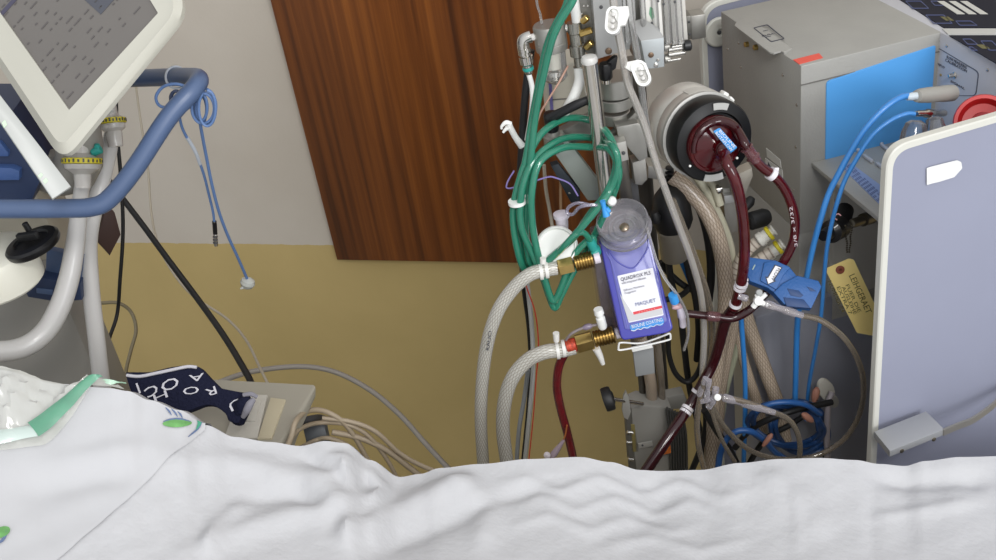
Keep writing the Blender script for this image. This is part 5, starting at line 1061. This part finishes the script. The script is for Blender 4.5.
# stopcock and clear pigtail
sk2 = thing('three_way_stopcock', 'white three way stopcock below the flow sensor', 'stopcock')
bm = NB(); sc_ = V(758, 301, 1.15)
for dx, dy, r0 in ((8, -7, .0032), (-5, 6, .004), (9, 4, .0036), (-1, -6, .0032)): tube(bm, [sc_, V(758+dx*.6, 301+dy*.6, 1.15), V(758+dx, 301+dy, 1.15)], [r0*1.1, r0, r0*.95], 12)
lathe(bm, sc_-NC*.005, NC, [(.001, 0), (.0055, 0), (.006, .004), (.0055, .010), (.001, .0105)], 20); obj('stopcock_body', bm, white, sk2)
bm = NB(); lathe(bm, V(758, 292.5, 1.155), NC, [(.001, 0), (.004, 0), (.004, .008), (.001, .009)], 14); obj('grey_stub', bm, mat('stub_grey', (150, 152, 150), .4), sk2)
lath('side_luer', V(748, 299, 1.155), V(738, 296, 1.16), [(.003, 0), (.0045, .2), (.004, 1)], clr('clear_hard', (212, 206, 214), .18, .7), sk2, 14)
chard = clr('clear_hard', (212, 206, 214))
cl = T('pigtail_line', [(770, 306, 1.15), (785, 310, 1.15), (800, 315, 1.15), (820, 320, 1.15), (842, 336, 1.15), (857, 358, 1.16), (863.5, 385, 1.17), (859, 415, 1.18), (843, 440, 1.185), (815, 456, 1.185), (780, 459, 1.185), (750, 450, 1.18), (727, 430, 1.18), (712, 406, 1.175), (704, 380, 1.17)], .0040, smoke, label='clear pigtail line making a big circle from the stopcock to the clear manifold', cat='line', n=12)
lath('luer_lock', V(765, 303.5, 1.148), V(802, 315.5, 1.15), [(.0035, 0), (.0055, .05), (.0055, .22), (.0045, .25), (.0045, .5), (.0056, .55), (.0056, .8), (.0044, .85), (.0044, 1)], chard, cl, 18)
mf = thing('line_manifold', 'cluster of clear luer connectors where the lines cross low centre', 'manifold')
for a_, b_, r in (((699, 396, 1.155), (706, 378, 1.155), .0045), ((706, 402, 1.15), (709, 380, 1.15), .0042), ((712, 404, 1.15), (716, 388, 1.15), .0048), ((700, 402, 1.15), (722, 396, 1.15), .0036), ((708, 408, 1.155), (714, 398, 1.155), .005)):
    lath('clear_luer', V(*a_), V(*b_), [(r*.7, 0), (r, .1), (r, .45), (r*.75, .5), (r*.75, .7), (r, .75), (r, 1)], chard, mf, 14)
bm = NB(); lathe(bm, V(717, 397, 1.145), NC, [(.001, 0), (.0045, 0), (.0045, .005), (.001, .006)], 14); obj('white_knob', bm, white, mf)
pl_ = T('side_line', [(720, 397, 1.15), (738, 400, 1.15), (757, 406, 1.155), (773, 412, 1.16), (788, 419, 1.165), (797, 432, 1.17), (800, 450, 1.175), (796, 475, 1.18)], .0040, smoke, label='clear line with long luer connector leaving the manifold to the right', cat='line', n=12)
lath('long_luer', V(722, 397, 1.148), V(774, 412.5, 1.158), [(.0035, 0), (.0058, .04), (.0058, .2), (.0042, .24), (.0042, .36), (.0056, .4), (.0056, .7), (.0046, .75), (.0042, 1)], chard, pl_, 18)
T('hanging_line', [(704, 384, 1.155), (699, 405, 1.155), (697, 425, 1.155), (699, 448, 1.15), (706, 475, 1.14)], .0042, smoke, label='clear line hanging straight down from the manifold to the sheet', cat='line', n=12)
T('hanging_line', [(710, 392, 1.16), (713, 415, 1.16), (722, 440, 1.165), (735, 462, 1.17)], .0030, smoke, label='second, thinner clear line slanting down right from the manifold', cat='line', n=10)
# long clear tube with two white pinch clamps
ct_ = T('clear_tube', [(612, -14, 1.2), (614.5, 10, 1.2), (619, 36, 1.2), (623, 58, 1.2), (628, 84, 1.2), (637, 106, 1.2), (646, 130, 1.2), (656, 163, 1.2), (668, 197, 1.2), (681, 232, 1.205), (693, 265, 1.21), (701, 296, 1.215), (704, 330, 1.215), (703, 365, 1.21), (702, 388, 1.2)], .0046, clr('silvery_clear_tube', (214, 208, 200), .26, .6), label='long silvery clear tube passing through two white clamps down to the manifold', cat='tube', n=14)
T('clear_tube', [(628, -14, 1.22), (631, 20, 1.22), (637, 55, 1.22), (641, 85, 1.225), (645, 115, 1.23), (650, 145, 1.24)], .0042, clearp, label='clear tube hanging parallel right of the clamped tube at the mast top', cat='tube', n=12)
T('clear_tube', [(672, 200, 1.22), (686, 235, 1.22), (699, 270, 1.225), (708, 300, 1.23), (712, 335, 1.23), (708, 370, 1.225), (705, 392, 1.21)], .0050, smoke, label='smoky clear tube running close beside the long silvery tube, lower half', cat='tube', n=12)
def pinch(lab, c, ang, L, r, h, fl):
    t = thing('pinch_clamp', lab, 'clamp'); cx, cy = c; d = Vector((cos(ang), sin(ang)))
    nrm = Vector((-d.y, d.x)); p0 = V(cx, cy, h); n = (NC+NV*.2-RT*.25).normalized()
    def stad(rr, ll, k=8):
        o = []
        for s in (1, -1):
            for i in range(k+1):
                a = -pi/2+pi*i/k; o.append(Vector((cx, cy))+d*s*(ll+rr*cos(a))+nrm*s*rr*sin(a))
        return [PL(q.x, q.y, p0, n) for q in o]
    bm = NB(); ringprism(bm, stad(r, L), stad(r*.68, L), n, .013); obj('clamp_frame', bm, white, t)
    bm = NB(); slabpts = stad(r*.7, L); prism(bm, [p-n*.006 for p in slabpts], n, .004); obj('clamp_web', bm, mat('shaded_white', (206, 204, 200), .4), t)
    for s in (-.9, .1, 1.0):
        q = Vector((cx, cy))+d*L*s; b_ = NB(); lathe(b_, PL(q.x, q.y, p0, n)-n*.006, n, [(.001, 0), (.0026, 0), (.0022, .006), (.001, .0065)], 12); obj('clamp_jaw', b_, mat('shaded_white', (206, 204, 200)), t)
    q = Vector((cx, cy))-d*(L+r*.6)+nrm*-r*1.0
    bm = NB(); slab(bm, fl, p0-n*.003, n, .009, .001); obj('clamp_flange', bm, white, t)
pinch('upper white pinch clamp on the clear tube in front of the grey plate', (613, 20), radians(95), 6.5, 7.6, 1.185, [(611, 10), (616, 6.5), (628, 6), (629, 14), (625, 25), (619, 26)])
pinch('lower white pinch clamp on the clear tube left of the pump', (641, 73), radians(68), 5.5, 8.0, 1.185, [(624, 67), (626, 62), (638, 59.5), (646, 63), (646, 70), (630, 71)])
# braided hoses and others behind the pump
T('braided_hose', [(672, 176, 1.33), (688, 190, 1.32), (704, 208, 1.31), (716, 232, 1.3), (723, 260, 1.3), (726, 290, 1.3), (724, 325, 1.3), (718, 360, 1.3), (713, 400, 1.3), (711, 470, 1.3)], .0115, hb, label='large braided hose arching from behind the pump down the middle', cat='hose', n=18)
T('braided_hose', [(738, 300, 1.31), (732, 330, 1.31), (725, 365, 1.31), (720, 400, 1.31), (716, 470, 1.32)], .0085, hb, label='braided hose right beside the large one, below the tied joint', cat='hose', n=16)
T('braided_hose', [(741, 296, 1.31), (748, 322, 1.305), (758, 350, 1.30), (769, 380, 1.295), (778, 405, 1.29), (785, 440, 1.285)], .0105, hb, label='braided hose slanting down right in front of the dark cabinet, upper', cat='hose', n=16)
T('braided_hose', [(734, 310, 1.325), (740, 345, 1.32), (748, 375, 1.315), (758, 405, 1.31), (764, 440, 1.305)], .0080, hb, label='thinner braided hose slanting down right, left of the blue cable coil', cat='hose', n=16)
T('cream_hose', [(690, 168, 1.34), (702, 184, 1.33), (716, 210, 1.325), (728, 240, 1.32), (733, 268, 1.32), (735, 300, 1.32)], .0066, mat('cream_rubber', (186, 182, 160), .45), label='smooth cream hose curving under the pump beside the large braided hose', cat='hose', n=14)
T('cream_hose', [(706, 172, 1.33), (714, 186, 1.325), (720, 205, 1.32)], .006, mat('cream_rubber', (186, 182, 160)), label='short cream hose end directly under the pump', cat='hose', n=14)
T('pale_hose', [(742, 320, 1.32), (737, 345, 1.32), (730, 372, 1.32), (724, 398, 1.32), (718, 440, 1.32)], .0056, mat('pale_green_rubber', (150, 152, 130), .45), label='pale greenish smooth hose crossing behind the blood joint', cat='hose', n=12)
# black parts below the pump
bw = thing('suction_bulb', 'black domed cup on a silver cylinder left of the braided hose', 'cup')
lath('black_dome', V(674, 229, 1.32), V(668, 186, 1.32), [(.010, 0), (.024, .05), (.028, .2), (.027, .5), (.021, .8), (.012, .96), (.001, 1)], mat('gloss_black', (14, 14, 15)), bw, 34)
lath('dome_knob', V(656, 222, 1.30), V(654, 212, 1.30), [(.006, 0), (.008, .5), (.005, 1)], rubber, bw, 16)
lath('silver_cylinder', V(675, 258, 1.32), V(671, 228, 1.32), [(.001, 0), (.018, 0), (.0195, .05), (.0195, .9), (.0205, .95), (.020, 1), (.001, 1)], mat('warm_silver', (150, 144, 132), .35, .6), bw, 32)
for k, (pts, r, lab) in enumerate((([(668, 258, 1.34), (672, 285, 1.35), (680, 310, 1.36), (684, 345, 1.37), (690, 390, 1.38), (700, 430, 1.38), (712, 475, 1.38)], .0052, 'black hose from the silver cylinder down behind the oxygenator outlet'),
    ([(684, 250, 1.33), (690, 275, 1.34), (696, 300, 1.35), (699, 330, 1.36), (697, 360, 1.37)], .0055, 'black hose right of the silver cylinder, short and nearly vertical'),
    ([(660, 262, 1.36), (672, 276, 1.36), (688, 288, 1.36), (706, 294, 1.36)], .0050, 'black hose crossing to the right below the silver cylinder'),
    ([(664, 300, 1.36), (680, 296, 1.355), (692, 286, 1.35), (704, 276, 1.35)], .0045, 'black cable rising right behind the oxygenator corner'),
    ([(668, 335, 1.34), (669, 355, 1.34), (676, 374, 1.34), (688, 382, 1.34), (699, 370, 1.34), (703, 345, 1.34), (702, 318, 1.34)], .0042, 'black cable making a U loop right of the holder plate'),
    ([(694, 196, 1.35), (703, 218, 1.35), (709, 245, 1.35), (711, 275, 1.35), (708, 305, 1.35)], .0062, 'black hose inside the arch of the large braided hose'),
    ([(704, 410, 1.25), (716, 430, 1.25), (730, 450, 1.25), (742, 475, 1.25)], .0050, 'black cable slanting from the manifold towards the cable heap'),
    ([(735, 448, 1.27), (750, 430, 1.26), (772, 418, 1.25), (800, 409, 1.25), (832, 402, 1.26)], .0048, 'black cable lying over the blue cable heap, upper one'),
    ([(745, 470, 1.28), (765, 440, 1.275), (790, 425, 1.27), (815, 412, 1.27), (824, 440, 1.28), (826, 475, 1.28)], .0045, 'black cable looping round the right of the blue cable heap'),
    ([(690, 475, 1.3), (700, 450, 1.3), (706, 425, 1.3), (705, 405, 1.3)], .0050, 'black cable standing left of the brown hoses near the motor'))):
    T('black_cable', pts, r, rubber, label=lab, cat='cable', n=12)
T('blue_cable', [(676, 250, 1.36), (686, 272, 1.36), (694, 292, 1.36)], .0040, bcable, label='short piece of blue cable behind the silver cylinder', cat='cable')
bkt = thing('pump_bracket', 'silver metal bracket and thumbscrew under the pump', 'bracket')
plate('bracket_wing', [(735, 176), (752, 168), (753, 176), (745, 196), (734, 199)], 1.31, .02, mat('warm_silver_light', (166, 160, 148), .4, .4), bkt, bev=.001)
plate('bracket_column', [(722, 180), (736, 178), (738, 232), (726, 234)], 1.33, .03, alu, bkt, bev=.002)
plate('bracket_shelf', [(724, 196), (742, 194), (743, 201), (725, 204)], 1.32, .03, ptm, bkt, bev=.001)
lath('thumbscrew', V(716, 190, 1.3), V(722, 188, 1.3), [(.0045, 0), (.0065, .1), (.0065, .6), (.003, .7), (.003, 1)], chrome, bkt, 20)
cyl('pump_post', V(726, 178, 1.32), V(714, 150, 1.27), .016, alud, bkt)
cyl('strut', V(676, 196, 1.33), V(685, 168, 1.33), .0045, alu, bkt)
for k in range(5): bm = NB(); p = V(668.5+k*.4, 186-k*4.2, 1.33); lathe(bm, p, Z, [(.003, 0), (.0062, .001), (.0062, .0035), (.003, .0045)], 14); obj('black_spring_ring', bm, rubber, bkt)
# cabinet hoses with yellow locking caps
for k, (pts, capa, lab) in enumerate((([(731, 292, 1.31), (737, 268, 1.31), (748, 250, 1.31), (762, 238, 1.31)], ((761, 239), (771, 232)), 'upper silvery hose with a yellow ringed white lock right of the pump'),
                                      ([(736, 300, 1.30), (744, 276, 1.30), (758, 261, 1.30), (772, 252, 1.30)], ((770, 253), (780, 246)), 'lower silvery hose with a yellow ringed white lock above the flow sensor'))):
    h_ = T('gas_hose', pts, .0085, braid('ribbed_silver_hose', (196, 186, 172), (132, 118, 106), 1, 0.001, 3.2), label=lab, cat='hose', n=16)
    a_, b_ = V(*capa[0], 1.305), V(*capa[1], 1.305); d_ = b_-a_
    lath('white_collar', a_-d_*.3, b_-d_*.3, [(.009, 0), (.0105, .1), (.0105, .5), (.009, .55), (.009, 1)], mat('collar_white', (208, 206, 196), .35), h_, 20)
    lath('yellow_ring', b_-d_*.35, b_-d_*.02, [(.0095, 0), (.0108, .15), (.0108, .85), (.0095, 1)], yellow, h_, 24)
    lath('white_cap', b_-d_*.02, b_+d_*.35, [(.006, 0), (.006, .5), (.0085, .55), (.0085, .9), (.007, 1), (.001, 1)], mat('collar_white', (208, 206, 196)), h_, 20)
lath_t = thing('black_plug', 'black cylindrical plug behind the blood line under the pump bracket', 'plug')
lath('plug_body', V(748, 222, 1.33), V(768, 216, 1.34), [(.009, 0), (.013, .1), (.013, .8), (.010, 1)], rubber, lath_t, 22)
lath('plug_tail', V(745, 208, 1.34), V(752, 198, 1.35), [(.006, 0), (.008, .6), (.005, 1)], rubber, lath_t, 16)
# blue cables hanging and heap
T('blue_cable', [(741, 318, 1.25), (743, 345, 1.25), (745, 380, 1.255), (745, 420, 1.26), (743, 480, 1.27)], .0037, bcable, label='blue cable hanging straight down below the white stopcock', cat='cable')
T('blue_cable', [(799, 305, 1.22), (797, 330, 1.23), (796, 365, 1.24), (795, 400, 1.25)], .0042, bcable, label='blue cable hanging straight down from the sensor clasp to the heap', cat='cable')
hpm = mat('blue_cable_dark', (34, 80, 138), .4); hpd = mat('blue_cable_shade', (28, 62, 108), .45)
T('blue_cable', [(717, 480, 1.2), (720, 455, 1.2), (726, 440, 1.2), (738, 431, 1.2), (752, 432, 1.2), (764, 440, 1.21), (775, 452, 1.22), (790, 462, 1.23)], .0048, hpm, label='blue cable making the front arch of the heap beside the sheet', cat='cable')
for k, (cx, cy, rx, ry, rot, h, lab) in enumerate(((786, 425, 36, 20, .15, 1.25, 'loops of blue cable in the heap, largest coil'), (800, 428, 28, 24, .5, 1.27, 'loops of blue cable in the heap, steeper coil behind the largest'))):
    pts = []
    for i in range(34):
        a = 2*pi*i/11+k; rr = 1+.10*sin(i*.9+k*2); x = rx*rr*cos(a); y = ry*rr*sin(a); pts.append((cx+x*cos(rot)-y*sin(rot), cy+x*sin(rot)+y*cos(rot), h+.012*sin(i*1.7)))
    T('cable_coil', pts, .0036, hpd, label=lab, cat='cable', n=8, k=4)
T('blue_cable', [(756, 411, 1.22), (770, 404, 1.215), (788, 402, 1.215), (806, 405, 1.22), (820, 414, 1.23)], .0042, hpm, label='blue cable arching over the top of the heap', cat='cable')
pk = mat('pink_boot', (160, 112, 94), .5)
for a_, b_, r, lab in (((817, 388, 1.24), (814, 401, 1.24), .0055, 'pink cable boot standing at the right end of the heap'), ((803, 414, 1.215), (812, 421, 1.22), .0052, 'pink cable boot lying in the middle of the heap'), ((772, 434, 1.2), (763, 446, 1.2), .0038, 'small pink cable boot low at the left of the heap')):
    bm = NB(); A1, B1_ = V(*a_), V(*b_); L = (B1_-A1).length; lathe(bm, A1, B1_-A1, [(r*.5, 0), (r, L*.2), (r, L*.7), (r*.6, L)], 14); obj('cable_boot', bm, pk, label=lab, cat='boot')
bt = thing('cleat', 'pale oval cleat with a grey cable over it on the dark cabinet', 'cleat')
cn = -E2; cpn = V(826, 397, 1.28)
bm = NB(); cl_ = V(827, 391, 1.285); u1 = (Z*.9+E1*-.35).normalized(); u2 = u1.cross(cn)
oo = [cl_+u1*.024*cos(2*pi*i/28)+u2*.012*sin(2*pi*i/28)+E1*.0 for i in range(28)]; prism(bm, oo, cn, .006, .0015); obj('cleat_pad', bm, mat('pale_pad', (206, 202, 190), .45), bt)
bm = NB(); cl2 = V(834, 402, 1.287); oo = [cl2+u1*.013*cos(2*pi*i/24)+u2*.008*sin(2*pi*i/24) for i in range(24)]; prism(bm, oo, cn, .004, .001); obj('cleat_pad', bm, mat('grey_pad', (150, 148, 140), .5), bt)
T('grey_cable', [(832, 392, 1.275), (828, 405, 1.265), (827, 425, 1.26), (827, 450, 1.26), (829, 480, 1.26)], .0048, mat('mauve_grey_cable', (150, 142, 146), .45), label='mauve grey cable hanging down from the pale oval cleat', cat='cable', n=12)
# ================================================================== light
w = bpy.data.worlds.new('World'); SC.world = w; w.use_nodes = True
nt = w.node_tree; bgn = nt.nodes['Background']; tcw = nt.nodes.new('ShaderNodeTexCoord')
dpw = nt.nodes.new('ShaderNodeVectorMath'); dpw.operation = 'DOT_PRODUCT'; dpw.inputs[1].default_value = Vector((.75, -.5, .43)).normalized()
nt.links.new(tcw.outputs['Generated'], dpw.inputs[0]); mrw = nt.nodes.new('ShaderNodeMapRange'); mrw.inputs[1].default_value = -.6; mrw.inputs[2].default_value = .9
mrw.inputs[3].default_value = .22; mrw.inputs[4].default_value = .98; nt.links.new(dpw.outputs['Value'], mrw.inputs[0]); nt.links.new(mrw.outputs[0], bgn.inputs[1])
bgn.inputs[0].default_value = (.95, .97, 1, 1)
def area(name, loc, tgt, size, e, c=(1, 1, 1), sy=None):
    l = bpy.data.lights.new(name, 'AREA'); l.energy = e; l.color = c; l.size = size
    if sy: l.shape = 'RECTANGLE'; l.size_y = sy
    o = bpy.data.objects.new(name, l); COL.objects.link(o); o.location = loc
    o.rotation_euler = (Vector(tgt)-Vector(loc)).to_track_quat('-Z', 'Y').to_euler(); return o
area('window_daylight', (2.2, -1.4, 2.4), (-.3, 1.3, .8), 1.1, 40, (.97, .98, 1), 1.3)
area('added_glint_light', (.45, -.45, 2.75), (-.1, 1.2, .6), .55, 15, (1, .98, .95), .4)  # small source added for glints and sheet highlights, no known lamp there
SC.view_settings.view_transform = 'Standard'; SC.view_settings.look = 'None'; SC.view_settings.gamma = 1; SC.view_settings.exposure = .26
SC.view_settings.use_curve_mapping = False
# ------------------------------------------------------------------ origins: every thing stands at its base, every part at its middle
def bb(o):
    pts = []
    def rec(q):
        if q.type == 'MESH': pts.extend(v.co for v in q.data.vertices)
        for c in q.children: rec(c)
    rec(o); return pts
def settle(o, base):
    src = [v.co for v in o.data.vertices] if o.type == 'MESH' and o.parent is not None else bb(o)
    lo = Vector([min(p[i] for p in src) for i in range(3)]); hi = Vector([max(p[i] for p in src) for i in range(3)])
    loc = (lo+hi)/2
    if o.parent is None: loc.z = lo.z
    kids = list(o.children)

    for c in kids: settle(c, loc)
    if o.type == 'MESH': o.data.transform(Matrix.Translation(-loc))
    o.location = loc-base
bpy.context.view_layer.update()
for o in [q for q in SC.objects if q.parent is None and q.type in ('MESH', 'EMPTY')]: settle(o, Vector((0, 0, 0)))
